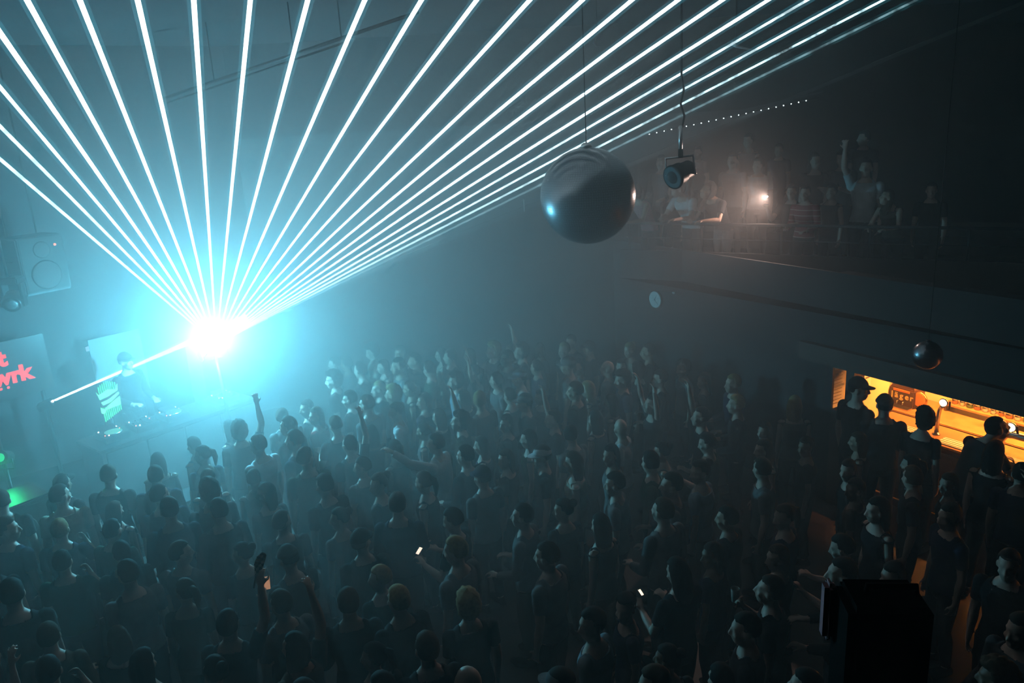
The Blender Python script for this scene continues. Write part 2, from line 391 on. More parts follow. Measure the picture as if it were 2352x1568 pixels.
# swan-neck tap and the row of lensed taps
M['lens'] = emat('lit_lens', (1, .82, .62), 2.2, False)
ut, zt2 = barpix(2166, 930, .8)
sw_ = bthing('beer_tap', 'curved chrome swan-neck beer tap with one glowing round badge', 'beer tap', ut - .05, .8, 1.10)
hh = zt2 - 1.10
MB().lathe([(.05, 0), (.05, .012), (.03, .02), (.028, .03)], 16).build('base', 'steel', sw_)
MB().tube([(0, 0, .02), (.0, 0, hh * .55), (.012, 0, hh * .82), (.045, -.02, hh * .97), (.09, -.05, hh)], [.026, .026, .025, .022, .018], 12).build('column', 'steel', sw_)
bd = MB().lathe([(.052, 0), (.056, .006), (.056, .02), (.05, .026)], 22, ax, (.09, -.05, hh + .06)).build('badge_rim', 'steel', sw_)
MB().lathe([(.046, 0), (.046, .032)], 22, ax, (.09, -.052, hh + .06)).build('badge_lens', 'lens', bd)
MB().tube([(.16, -.05, hh + .09), (.16, -.05, hh - .02)], [.014, .009], 10).build('handle', 'ink', sw_)
fu, fz = barpix(2300, 1000, .75)
ft = bthing('tap_bar', 'wide chrome tap bar with three glowing badges at the frame edge', 'beer tap', fu, .75, 1.10)
fh = fz - 1.10 + .05
MB().tube([(0, 0, .02), (0, 0, fh - .1), (.05, 0, fh - .02), (.14, 0, fh), (1.0, 0, fh), (1.09, 0, fh - .02), (1.14, 0, fh - .1), (1.14, 0, .02)], .045, 12).build('frame', 'steel', ft)
for x in (0, 1.14): MB().lathe([(.08, 0), (.08, .015), (.05, .025)], 16, None, (x, 0, 0)).build('foot', 'steel', ft)
for x, y_ in ((.0, 0), (.11, .0), (.33, 0), (.6, 0), (.85, 0)):
    hb = MB().tube([(x + .07, -.01, fh + .02), (x + .07, -.05, fh + .14)], [.012, .016], 8).build('handle', 'ink', ft)
    rm = MB().lathe([(.055, 0), (.06, .006), (.06, .022), (.052, .03)], 22, ax, (x, -.01, fh + .10)).build('badge_rim', 'steel', ft)
    MB().lathe([(.05, 0), (.05, .036)], 22, ax, (x, -.013, fh + .10)).build('badge_lens', 'lens', rm)
MB().box((.57, -.12, .03), (1.0, .16, .03), bev=.008).build('drip_tray', 'steel', ft)
# wall clock on the bar wall, small button beside it
uc, zc = barpix(1508, 687, 0)
ck = bthing('wall_clock', 'round white wall clock on the dark wall under the balcony', 'clock', uc, 0, zc)
MB().lathe([(.150, 0), (.155, .01), (.155, .03), (.140, .035)], 40, ax, (0, -.001, 0)).build('rim', 'rubber', ck)
MB().lathe([(.136, 0), (.136, .028)], 40, ax, (0, -.012, 0)).build('dial', 'white', ck)
for a_, l_, n_ in ((.5, .07, 'hour_hand'), (2.3, .10, 'minute_hand')):
    MB().box((math.sin(a_) * l_ / 2, -.044, math.cos(a_) * l_ / 2), (.008, .003, l_), RY(a_)).build(n_, 'ink', ck)
MB().lathe([(.012, 0), (.012, .008)], 10, ax, (0, -.04, 0)).build('hub', 'ink', ck)
ub_, zb_ = barpix(1549, 671, 0)
bl = bthing('alarm_beacon', 'small pale round wall fitting beside the white clock', 'wall fitting', ub_, 0, zb_)
MB().lathe([(.03, 0), (.03, .01), (.02, .03), (.005, .035)], 16, ax).build('dome', 'white', bl)
MB().lathe([(.036, 0), (.036, .006)], 16, ax).build('plate', 'blackmetal', bl)

# ================================================================== stage, booth and screen
D = Vector((.643, .766, 0)); DANG = math.atan2(D.y, D.x)          # stage front line
DN = Vector((.766, -.643, 0))                                     # towards the crowd
M['panel'] = mat('white_panel', (.22, .22, .23), .7, var=.05, scale=3)
M['screen'] = mat('screen_black', (.012, .012, .014), .35, var=.15, scale=10)
M['red'] = emat('red_sign', (1, .06, .07), 2.2, False)
M['green'] = emat('green_projection', (.08, .95, .36), 1.7, False)
M['greencore'] = emat('green_projection_core', (.2, 1, .45), 2.2, False)
M['ledw'] = emat('led_white', (.8, .95, 1), 4, False); M['ledr'] = emat('led_red', (1, .25, .15), 3, False)
BC = Vector((-4.95, 10.62, 0))
# raised stage floor
q = [BC + DN * .75 + D * -4.2, BC + DN * .75 + D * 2.6, BC - DN * 2.9 + D * 2.6, BC - DN * 2.9 + D * -4.2]
struct(MB().quad_solid([(a.x, a.y, 0) for a in q], [(a.x, a.y, .5) for a in q]).build('floor_stage', 'dark'))

def sthing(name, label, cat, a, n, z, group=None):
    P = BC + D * a + DN * n; return thing(name, label, cat, (P.x, P.y, z), DANG, group)   # local x along stage, -y to the crowd
bt = sthing('dj_booth', 'dark DJ booth with panelled front on the low stage', 'DJ booth', 0, 0, .5)
for s in (-1, 1): MB().box((s * 1.12, 0, .46), (.05, .66, .92)).build('side_panel', 'blackmetal', bt)
for i in range(4): MB().box((-.825 + i * .55, -.34, .46), (.53, .04, .88), bev=.008).build('front_panel', 'dark', bt)
MB().box((0, 0, .935), (2.36, .72, .05), bev=.01).build('table_top', 'blackmetal', bt)
DJ_UNITS = [(-.84, 'player', 'media player at the near end of the DJ booth, lit buttons'), (-.42, 'mixer', 'mixer with lit faders between the media players on the booth'), (.02, 'player', 'media player in the middle of the DJ booth'), (.84, 'player', 'media player at the far end of the DJ booth')]
for x, kd, lab in DJ_UNITS:
    u = sthing('media_player' if kd == 'player' else 'mixer', lab, 'DJ player' if kd == 'player' else 'mixer', x, 0, 1.46)
    MB().box((0, 0, .045), (.32, .38, .09), bev=.008).build('case', 'blackmetal', u)
    if kd == 'player':
        MB().lathe([(.11, 0), (.115, .006), (.11, .016)], 28, None, (0, -.05, .09)).build('jog_wheel', 'steel', u)
        MB().box((0, .13, .115), (.22, .1, .012), RX(.5)).build('display', emat('player_screen', (.3, .6, .8), .06, False), u)
    else:
        for k in range(4): MB().box((-.11 + k * .07, -.08, .093), (.012, .12, .006)).build('fader_slot', 'ink', u)
        for k in range(8): MB().lathe([(.012, 0), (.010, .02)], 10, None, (-.11 + (k % 4) * .07, .03 + (k // 4) * .07, .09)).build('knob', 'rubber', u)
    for k, (lx, ly, c) in enumerate(((-.12, .12, 'ledw'), (-.13, -.1, 'ledr'), (-.09, -.13, 'ledw'), (.12, .02, 'ledr'), (.13, .14, 'ledw'))):
        MB().ball((lx, ly, .096), .011 if c == 'ledw' else .009, 1).build('button_light', c, u)
# white backdrop panels
TL = at(200, 782, 11.6)
wp = thing('backdrop_panel', 'tall white backdrop panel behind the DJ', 'panel', (TL.x, TL.y, .5), DANG)
MB().box((.40, 0, (TL.z - .5) / 2), (.80, .03, TL.z - .5), bev=.005).build('sheet', 'panel', wp)
for s in (.05, .75): MB().tube([(s, .03, 0), (s, .03, TL.z - .55)], .012, 8).build('support_pole', 'steel', wp)
MB().box((.4, .08, .015), (.6, .3, .03)).build('foot', 'blackmetal', wp)
MB().box((-.03, -.01, TL.z - .62), (.05, .03, .07)).build('corner_clip', mat('clip_red', (.5, .15, .15), .6, var=.1), wp)
P2 = at(455, 880, 11.9)
wp2 = thing('backdrop_panel', 'narrow white backdrop strip beyond the DJ booth under the laser', 'panel', (P2.x, P2.y, .5), DANG)
MB().box((0, 0, .85), (.22, .025, 1.7), bev=.004).build('sheet', 'panel', wp2)
MB().box((0, .06, .012), (.3, .24, .024)).build('foot', 'blackmetal', wp2)
# screen with red lettering
TK = onz(74, 842, 2.25)
scn = thing('stage_screen', 'black stage screen showing a red wordmark', 'screen', (TK.x, TK.y, TK.z), DANG)
UN = .0064
for s in (-.62, .08): MB().tube([(s, .06, .5 - TK.z), (s, .06, -.1)], .03, 10).build('stand_leg', 'blackmetal', scn)
MB().box((-.28, .06, .02), (1.05, .06, .84), bev=.01).build('panel', 'screen', scn)
def put(ch, x, z, size=.31): return text_obj('letter', ch, size, .004, 'red', scn, Matrix.Translation((x, .024, z)) @ Matrix.Rotation(math.pi / 2, 4, 'X'), off=.016)
for ch, x in zip('nght', (-.93, -.76, -.585, -.40)): put(ch, x, .11)
for ch, x in zip('wrk', (-.515, -.285, -.17)): put(ch, x, -.16)
for x in (-.445, -.35): MB().box((x, .024, -.215), (.036, .008, .036), bev=.004).build('letter_dot', 'red', scn)
# green light projected on the panel, built here as glowing ribs and plates
GP = at(250, 917, 10.75)
gl = thing('green_projection', 'projected green light pattern built as glowing ribs before the white panel', 'light', (GP.x, GP.y, GP.z), DANG)
for k in range(9):
    x = -.13 + k * .029; h = .10 + .05 * math.sin(k * .38)
    MB().box((x + .02, 0, .12 + h / 2), (.011, .02, h)).build('upper_rib', 'green', gl)
for k in range(10):
    x = -.10 + k * .027; h = .21 - .012 * k
    MB().box((x, 0, -.10 - h / 2), (.011, .02, h)).build('lower_rib', 'green', gl)
def pl(pts, n, m): return MB().prism(pts, .025, lambda x, y, d: Vector((x, -.0125 + d, y))).build(n, m, gl)
pl([(-.15, .15), (-.12, .03), (.0, .05), (.14, .10), (.155, .19), (.12, .12), (.0, .15), (-.06, .12), (-.125, .10)], 'upper_plate', 'greencore')
pl([(-.11, -.015), (.0, .0), (.15, .07), (.155, .045), (.02, -.045), (-.09, -.06)], 'middle_plate', 'greencore')
pl([(-.13, -.08), (-.09, -.13), (-.03, -.09), (.155, .0), (.15, -.12), (-.06, -.14), (-.10, -.19), (-.135, -.17)], 'lower_plate', 'greencore')
MB().tube([(.0, .03, -.3), (.0, .03, .5 - GP.z)], .015, 8).build('stand', 'blackmetal', gl)  # stand and base added to carry the projected pattern
MB().lathe([(.12, .5 - GP.z), (.12, .52 - GP.z), (.02, .54 - GP.z)], 16).build('base', 'blackmetal', gl)

# ================================================================== lasers
def beam_mat(name, colr, s0, broken, origin, falloff=0.0):
    m = bpy.data.materials.new(name); m.use_nodes = True; nt = m.node_tree; nt.nodes.clear()
    out = nt.nodes.new('ShaderNodeOutputMaterial'); add = nt.nodes.new('ShaderNodeAddShader')
    e = nt.nodes.new('ShaderNodeEmission'); tr = nt.nodes.new('ShaderNodeBsdfTransparent')
    e.inputs[0].default_value = (*colr, 1)
    g = nt.nodes.new('ShaderNodeNewGeometry'); n = nt.nodes.new('ShaderNodeTexNoise')
    n.inputs['Scale'].default_value = 5.0; n.inputs['Detail'].default_value = 6; n.inputs['Roughness'].default_value = .65
    nt.links.new(g.outputs['Position'], n.inputs['Vector'])
    ds = nt.nodes.new('ShaderNodeVectorMath'); ds.operation = 'DISTANCE'; ds.inputs[1].default_value = origin
    nt.links.new(g.outputs['Position'], ds.inputs[0])
    mr = nt.nodes.new('ShaderNodeMapRange'); mr.inputs['From Min'].default_value = .42; mr.inputs['From Max'].default_value = .56
    mr.inputs['To Min'].default_value = 1.0 - broken; mr.inputs['To Max'].default_value = 1.0
    nt.links.new(n.outputs['Fac'], mr.inputs['Value'])
    # smoke breaks the beam up only far from the projector
    fr = nt.nodes.new('ShaderNodeMapRange'); fr.inputs['From Min'].default_value = 2.0; fr.inputs['From Max'].default_value = 8.0
    nt.links.new(ds.outputs['Value'], fr.inputs['Value'])
    mx = nt.nodes.new('ShaderNodeMix'); mx.data_type = 'FLOAT'; mx.inputs['A'].default_value = 1.0
    nt.links.new(fr.outputs[0], mx.inputs['Factor']); nt.links.new(mr.outputs[0], mx.inputs['B'])
    mu = nt.nodes.new('ShaderNodeMath'); mu.operation = 'MULTIPLY'; mu.inputs[1].default_value = s0
    nt.links.new(mx.outputs['Result'], mu.inputs[0]); last = mu
    if falloff:
        dv = nt.nodes.new('ShaderNodeMath'); dv.operation = 'ADD'; dv.inputs[1].default_value = falloff; nt.links.new(ds.outputs['Value'], dv.inputs[0])
        pw = nt.nodes.new('ShaderNodeMath'); pw.operation = 'DIVIDE'; nt.links.new(mu.outputs[0], pw.inputs[0]); nt.links.new(dv.outputs[0], pw.inputs[1]); last = pw
    nt.links.new(last.outputs[0], e.inputs[1])
    nt.links.new(e.outputs[0], add.inputs[0]); nt.links.new(tr.outputs[0], add.inputs[1]); nt.links.new(add.outputs[0], out.inputs['Surface'])
    m.cycles.emission_sampling = 'NONE'
    return m
lp = thing('laser_projector', 'laser projector throwing a wide fan of white-cyan beams', 'laser', (LASER.x, LASER.y, LASER.z))
F1 = at(445, 0, 5.4) - LASER; F2 = at(2105, 0, 9.9) - LASER; FN = F1.cross(F2).normalized()
def fan(px, py):
    d = ray(px, py); return CAM + d * ((LASER - CAM).dot(FN) / d.dot(FN))
ENDS = [(0, 365), (0, 290), (0, 200), (0, 75), (62, 0), (183, 0), (316, 0), (445, 0), (575, 0), (707, 0), (838, 0), (968, 0), (1095, 0), (1217, 0), (1338, 0), (1452, 0), (1558, 0), (1660, 0), (1765, 0), (1855, 0), (1945, 0), (2029, 0), (2105, 0)]
fwd = sum(((fan(*e) - LASER).normalized() for e in ENDS), Vector()).normalized()
rot = fwd.to_track_quat('Y', 'Z').to_matrix()
MB().box(rot @ Vector((0, -.19, -.02)), (.34, .34, .16), rot, .012).build('housing', 'blackmetal', lp)
MB().box(rot @ Vector((0, -.015, -.0)), (.10, .01, .06), rot, .003).build('aperture', emat('aperture_glow', (.7, .95, 1), 30, False), lp)
for s in (-1, 1): MB().box(rot @ Vector((s * .19, -.19, -.04)), (.012, .05, .2), rot).build('bracket_arm', 'blackmetal', lp)
MB().tube([rot @ Vector((0, -.19, -.1)), Vector((0, .15, .5 - LASER.z))], .025, 10).build('stand_pole', 'blackmetal', lp)
for k in range(3):
    a = k * 2.09; MB().tube([Vector((0, .15, .9 - LASER.z)), Vector((.4 * math.cos(a), .15 + .4 * math.sin(a), .51 - LASER.z))], .014, 8).build('stand_leg', 'blackmetal', lp)
bm_core = beam_mat('beam_core', (.80, .96, 1), 1.5, .35, LASER); bm_h1 = beam_mat('beam_halo', (.15, .75, 1), .055, .3, LASER)
bb_core = beam_mat('beam_core_broken', (.62, .92, 1), 1.15, .97, LASER); bb_h1 = beam_mat('beam_halo_broken', (.15, .75, .9), .03, .9, LASER)
bd_core = beam_mat('beam_core_dim', (.5, .85, .95), .22, .8, LASER)
for i, e in enumerate(ENDS):
    P = fan(*e); dr = (P - LASER).normalized()
    L_ = (ZC - .02 - LASER.z) / dr.z if dr.z > 0 else 9
    if P.y < 0: print('beam behind', i)
    # stop at the ceiling or at a wall
    for wp_, wn in ((Vector((-10.3, 0, 0)), Vector((1, 0, 0))), (Vector((12.6, 0, 0)), Vector((-1, 0, 0))), (Vector((0, YB - .1, 0)), Vector((0, -1, 0))), (Vector((0, -2.4, 0)), Vector((0, 1, 0)))):
        dd = dr.dot(wn)
        if dd < -1e-6: L_ = min(L_, (wp_ - LASER).dot(wn) / dd)
    pts = [dr * .03, dr * .8, dr * 2.5, dr * L_]
    edge = i < 3 or i > 18
    mb = MB(); mb.tube(pts, [.004, .007, .012, .018 if not edge else .013], 10, False); mb.mi = 1
    mb.tube([dr * .8] + pts[2:], [.012, .028, .045], 10, False)
    mats = [bm_core, bm_h1] if not edge else ([bd_core, bb_h1] if i == 22 else [bb_core, bb_h1])
    if i in (2, 19, 20): mats = [beam_mat('beam_core_part', (.75, .95, 1), 1.4, .75, LASER), bm_h1]
    mb.build('beam', mats, lp)
# second laser low on the stage: a narrow flat sheet of light seen nearly edge-on
A2 = at(121, 921, 10.9)
l2 = thing('laser_projector', 'small floor laser on stand beside the green light, narrow white sheet', 'laser', (A2.x, A2.y, A2.z))
far1 = at(1010, 559, YB - .1) - A2; far2 = at(1010, 510, YB - .9) - A2; aim2 = (far1 + far2).normalized()
r2 = aim2.to_track_quat('Y', 'Z').to_matrix()
MB().box(r2 @ Vector((0, -.11, -.01)), (.16, .2, .10), r2, .008).build('housing', 'blackmetal', l2)
MB().ball((0, 0, 0), .018, 2).build('aperture', emat('aperture_white', (.9, 1, 1), 12, False), l2)
MB().tube([r2 @ Vector((0, -.11, -.05)), Vector((-.1, 0, .5 - A2.z))], .02, 8).build('stand_pole', 'blackmetal', l2)
MB().lathe([(.16, .5 - A2.z), (.16, .52 - A2.z), (.03, .54 - A2.z)], 16, None, (-.1, 0, 0)).build('stand_base', 'blackmetal', l2)
nn = far1.cross(far2).normalized() * .006
sheet_m = beam_mat('sheet_light', (.55, .92, 1), .26, .25, A2, .05)
MB().quad_solid([Vector((0, 0, .004)) - nn, far1 - nn, far2 - nn], [Vector((0, 0, .004)) + nn, far1 + nn, far2 + nn]).build('light_sheet', sheet_m, l2)
core2 = beam_mat('sheet_core', (.8, .97, 1), 3.4, .2, A2, 1.6)
mid2 = (far1 * .55 + far2 * .45); t_end = .47
MB().tube([mid2 * .005, mid2 * .2, mid2 * t_end], [.014, .02, .055], 10, False).build('beam', core2, l2)

# ================================================================== glitter balls
M['mirror'] = mat('mirror_tile', (.28, .30, .33), .28, 1.0)
M['ballcore'] = mat('ball_core', (.03, .03, .03), .6, var=.2)
def glitter_ball(c, r, label, nlat, top):
    t = thing('mirror_ball', label, 'mirror ball', c)
    MB().ball((0, 0, 0), r * .985, 4).build('core', 'ballcore', t)
    rng = random.Random(3); bm = bmesh.new()
    for i in range(nlat):
        th = math.pi * (i + .5) / nlat; n = max(4, int(2 * nlat * math.sin(th)))
        for k in range(n):
            ph = 2 * math.pi * k / n
            d_ = Vector((math.sin(th) * math.cos(ph), math.sin(th) * math.sin(ph), math.cos(th)))
            a = Vector((-math.sin(ph), math.cos(ph), 0)); b = d_.cross(a)
            jit = Vector((rng.gauss(0, 1), rng.gauss(0, 1), rng.gauss(0, 1))) * .012
            nd = (d_ + jit).normalized(); a = (a - nd * a.dot(nd)).normalized(); b = nd.cross(a); s = r * math.pi / nlat * .46
            p_ = d_ * r
            lo = [bm.verts.new(p_ + a * x * s + b * y * s) for x, y in ((-1, -1), (1, -1), (1, 1), (-1, 1))]
            bm.faces.new(lo)
    me = bpy.data.meshes.new('mirror_tiles'); bm.to_mesh(me); bm.free(); me.materials.append(M['mirror'])
    o = bpy.data.objects.new('mirror_tiles', me); col.objects.link(o); o.parent = t; o['kind'] = 'stuff'
    MB().lathe([(.05 * r, r * .97), (.12 * r, r * 1.0), (.10 * r, r * 1.06), (.03, r * 1.09)], 16).build('top_cap', 'steel', t)
    MB().tube([(0, 0, r * 1.05), (0, 0, top - c[2])], .006 if r > .3 else .003, 8).build('hanging_wire', 'blackmetal', t)
    return t
BALL = at(1350, 450, 8.6)
glitter_ball(BALL, .515, 'huge mirror ball hanging in front of the balcony', 64, ZC)
B2 = at(2130, 815, 7.6)
glitter_ball(B2, .145, 'small mirror ball hanging before the bar fascia', 34, ZC)

# ================================================================== hanging stage lantern
PC = at(1563, 398, 9.0)
pc = thing('stage_lantern', 'black stage lantern hanging on a cable before the balcony', 'stage light', PC)
axd = Vector((-.75, -.55, -.25)).normalized(); ra = axd.to_track_quat('Z', 'Y').to_matrix()
MB().lathe([(.085, -.17), (.10, -.15), (.105, -.02), (.125, 0), (.13, .10), (.138, .11), (.138, .135), (.12, .14)], 28, ra).build('housing', 'blackmetal', pc)
MB().lathe([(.115, .12), (.05, .150), (.002, .156)], 24, ra).build('lens', 'rubber', pc)
MB().lathe([(.03, -.21), (.06, -.19), (.08, -.165)], 16, ra).build('rear_cap', 'blackmetal', pc)
MB().tube([(-.16, .0, -.02), (-.17, 0, .17), (.14, 0, .19), (.17, .0, -.02)], .014, 8).build('yoke', 'steel', pc)
MB().box((0, 0, .22), (.05, .05, .10), bev=.006).build('clamp', 'blackmetal', pc)
MB().tube([(0, 0, .26), (0, 0, .52)], .022, 10).build('drop_bar', 'steel', pc)
MB().tube([(.02, 0, .5), (.045, .01, .62), (.0, 0, .75), (.04, .02, .9), (.01, 0, 1.05), (.01, 0, ZC - PC.z)], .012, 8).build('cable', 'rubber', pc)

# ================================================================== fairy-light string under the raking edge
a = at(1491, 307, YB - .075); b = at(1851, 230, YB - .075)
fs = thing('light_string', 'sloping string of tiny white lights above the balcony', 'string lights', a)
MB().tube([(0, 0, 0), (b - a) * 1.1], .006, 6).build('cord', 'rubber', fs)
for k in range(22):
    MB().ball((b - a) * (k / 21.0) + Vector((0, -.012, -.008)), .011, 1).build('bulb', 'ledw', fs)
struct(MB().quad_solid([at(1240, 357, YB - .14), at(1890, 209, YB - .14), at(1890, 213, YB - .14), at(1240, 363, YB - .14)], [at(1240, 357, YB - .02), at(1890, 209, YB - .02), at(1890, 213, YB - .02), at(1240, 363, YB - .02)]).build('trim_3', 'wall'))
# ceiling pipes
for k, (p0, p1, lab) in enumerate((((370, 228), (960, 28), 'thin dark pipe crossing the ceiling behind the beams'), ((385, 236), (800, 95), 'second thinner dark pipe below the ceiling pipe'))):
    A_ = onz(*p0, ZC - .1 - .06 * k); B_ = onz(*p1, ZC - .1 - .06 * k)
    A_ = at(p0[0], p0[1], 11.2 - k * .1); B_ = at(p1[0], p1[1], 9.0 - k * .1)
    pp = thing('ceiling_pipe', lab, 'pipe', A_)
    MB().tube([(0, 0, 0), (B_ - A_)], .02 - .008 * k, 8).build('tube', 'blackmetal', pp)
    for f_ in (.25, .75): MB().tube([(B_ - A_) * f_, (B_ - A_) * f_ + Vector((0, 0, ZC - (A_ + (B_ - A_) * f_).z))], .008, 6).build('hanger', 'blackmetal', pp)

# ================================================================== loudspeakers and side kit at the stage edge
def speaker(loc, rz, size, label, red=False, stand=0.0):
    t = thing('loudspeaker', label, 'loudspeaker', loc, rz); W_, D_, H_ = size
    MB().box((0, 0, H_ / 2), (W_, D_, H_), bev=.02).build('cabinet', 'blackmetal', t)
    MB().box((0, -D_ / 2 - .004, H_ / 2), (W_ * .9, .01, H_ * .92), bev=.004).build('grille', 'rubber', t)
    for z, r_ in ((H_ * .32, W_ * .32), (H_ * .76, W_ * .18)):
        MB().lathe([(r_, 0), (r_ * 1.02, .012), (r_ * .9, .02), (r_ * .3, .006), (.01, .012)], 24, ax, (0, -D_ / 2 - .003, z)).build('driver', 'ink', t)
    if red: MB().ball((W_ * .3, -D_ / 2 - .014, H_ * .82), .018, 2).build('indicator', 'ledr', t)
    if stand: MB().tube([(0, 0, -stand), (0, 0, 0)], .03, 10).build('pole', 'blackmetal', t)
    for s in (-1, 1): MB().tube([(s * (W_ / 2 + .002), -.06, H_ * .6), (s * (W_ / 2 + .03), -.06, H_ * .6), (s * (W_ / 2 + .03), .06, H_ * .6), (s * (W_ / 2 + .002), .06, H_ * .6)], .009, 6).build('grip', 'rubber', t)
    return t
sp_ = at(95, 668, 10.9); speaker(sp_, DANG + .1, (.62, .5, .78), 'black loudspeaker flown high beside the stage, red indicator', True)
sf = at(15, 1120, 8.6); speaker((sf.x, sf.y, 0), DANG + .05, (.7, .6, 1.3), 'tall black loudspeaker standing on floor at the green light')
# wall bracket of the flown speaker
sp0 = bpy.data.objects['loudspeaker']
for s in (-.2, .2): MB().tube([(s, .2, .78), (s, .2, ZC - sp_.z)], .012, 8).build('hanging_rod', 'blackmetal', sp0)
mh = at(30, 690, 10.2)
ml = thing('moving_head', 'moving-head light with pale lens reflections under the flown loudspeaker', 'stage light', mh)
MB().lathe([(.06, -.14), (.11, -.1), (.12, .08), (.105, .12)], 22, RX(1.9) @ RY(.3)).build('head', 'blackmetal', ml)
MB().lathe([(.095, .115), (.05, .135), (.002, .14)], 22, RX(1.9) @ RY(.3)).build('lens', mat('lens_glass', (.6, .7, .75), .12, .9, var=.1), ml)
for s in (-1, 1): MB().box((s * .15, 0, .08), (.03, .10, .32), bev=.01).build('yoke_arm', 'blackmetal', ml)
MB().box((0, 0, .27), (.34, .22, .09), bev=.015).build('base', 'blackmetal', ml)
MB().tube([(0, 0, .3), (0, 0, ZC - mh.z)], .015, 8).build('drop_pole', 'blackmetal', ml)
# green wash light at the frame edge
gp = at(8, 1050, 9.2)
gw = thing('wash_light', 'green wash light glowing at the stage edge', 'stage light', gp)
MB().lathe([(.05, -.12), (.08, -.1), (.085, .05), (.09, .06)], 20, RX(1.2)).build('can', 'blackmetal', gw)
MB().lathe([(.075, .05), (.04, .066), (.002, .07)], 20, RX(1.2)).build('lens', emat('green_lens', (.02, .8, .25), 1.2, False), gw)
MB().tube([(-.1, 0, -.02), (-.1, 0, -.16), (.1, 0, -.16), (.1, 0, -.02)], .01, 8).build('yoke', 'blackmetal', gw)
MB().tube([(0, 0, -.16), (0, 0, -gp.z + .5)], .02, 8).build('stand_pole', 'blackmetal', gw)
MB().lathe([(.2, -gp.z + .5), (.2, -gp.z + .52), (.03, -gp.z + .55)], 16).build('stand_base', 'blackmetal', gw)
lamp('green_wash', 'SPOT', gp + Vector((.05, -.1, .03)), GREEN_W, (.03, 1, .3), shadow_soft_size=.05, spot_size=math.radians(120), spot_blend=1, aim=gp + Vector((.6, -1.2, -.2)))

# ================================================================== case beside the camera on the gallery
cp = at(1925, 1326, 1.78)
fc = thing('flight_case', 'dark case close to the camera with pink light painted on its edge', 'case', (cp.x + .10, 1.70, 3.3), -.12)
ch = cp.z - 3.3
M['case'] = mat('case_black', (.004, .0035, .0035), .9, var=.2, spec=.05)
MB().box((-.02, 0, ch / 2), (.20, .16, ch), bev=.02).build('body', 'case', fc)
M['edge'] = mat('edge_pink_lit', (.85, .42, .48), .4, var=.15, scale=20)  # pink light along the rim, put into the strip's colour
MB().box((-.132, .06, ch - .09), (.03, .05, .17), bev=.012).build('edge_strip', 'edge', fc)
MB().tube([(-.06, 0, ch - .005), (-.06, 0, ch + .02), (.06, 0, ch + .02), (.06, 0, ch - .005)], .008, 8).build('handle', 'case', fc)
for x in (-.1, .1):
    for y_ in (-.06, .06): MB().lathe([(.015, 0), (.015, .02)], 10, None, (x, y_, -.0)).build('foot', 'case', fc)

# small fittings on the ceiling between the beams
f1 = at(1372, 98, 10.5)
cf = thing('ceiling_hook', 'pale curled hook hanging from the ceiling among the beams', 'hook', f1)
MB().tube([(0, 0, ZC - f1.z), (0, 0, .12), (-.03, 0, .06), (-.04, 0, .0), (-.015, 0, -.04), (.04, 0, -.04)], [.004, .006, .016, .02, .012, .005], 10).build('hook', 'wall', cf)
MB().lathe([(.05, 0), (.05, .015), (.02, .03)], 14, None, (0, 0, ZC - f1.z - .03)).build('ceiling_plate', 'wall', cf)
f2 = at(1690, 106, 11.0)
cb = thing('ceiling_bracket', 'small pale bracket arm on the ceiling near the outer beams', 'bracket', f2)
MB().tube([(-.06, 0, .05), (0, 0, 0), (.22, 0, -.06)], [.03, .02, .008], 10).build('arm', 'white', cb)
MB().tube([(0, 0, 0), (0, 0, ZC - f2.z)], .01, 8).build('stem', 'blackmetal', cb)
f3 = at(1203, 460, YB - .3)
hr = thing('hanging_rod', 'short pale rod hanging by the raking wall edge beside the mirror ball', 'rod', f3)
MB().tube([(0, 0, -.19), (0, 0, .02)], .008, 8).build('rod', 'white', hr)
MB().tube([(0, .3, .02), (0, 0, .02)], .008, 8).build('wall_arm', 'blackmetal', hr)

# ================================================================== people: meshes shared by all figures
import numpy as np
M['skin'] = mat('skin', (.5, .33, .25), .55, objcol=True, var=.08, scale=20)
M['cloth'] = mat('cloth', (.1, .1, .1), .9, spec=.15, objcol=True, var=.18, scale=14, bump=.25)
M['hair'] = mat('hair', (.02, .015, .01), .8, objcol=True, var=.3, scale=40, spec=.15)

def capsule(mb, a, b, ra, rb, seg=10):
    a = Vector(a); b = Vector(b)
    mb.tube([a, b], [ra, rb], seg); mb.ball(a, ra, 2); mb.ball(b, rb, 2)
def loft(mb, rings, seg=18):
    """rings: (centre, rx, ry, tangent) elliptical sections"""
    rr = []
    for c, rx, ry, t in rings:
        c = Vector(c); t = Vector(t).normalized(); a = Vector((1, 0, 0)); b = t.cross(a).normalized()
        rr.append([mb.bm.verts.new(c + a * rx * math.cos(k * 2 * math.pi / seg) + b * ry * math.sin(k * 2 * math.pi / seg)) for k in range(seg)])
    for i in range(len(rr) - 1):
        for k in range(seg): mb.bm.faces.new((rr[i][k], rr[i][(k + 1) % seg], rr[i + 1][(k + 1) % seg], rr[i + 1][k]))
    mb.bm.faces.new(list(reversed(rr[0]))); mb.bm.faces.new(rr[-1])

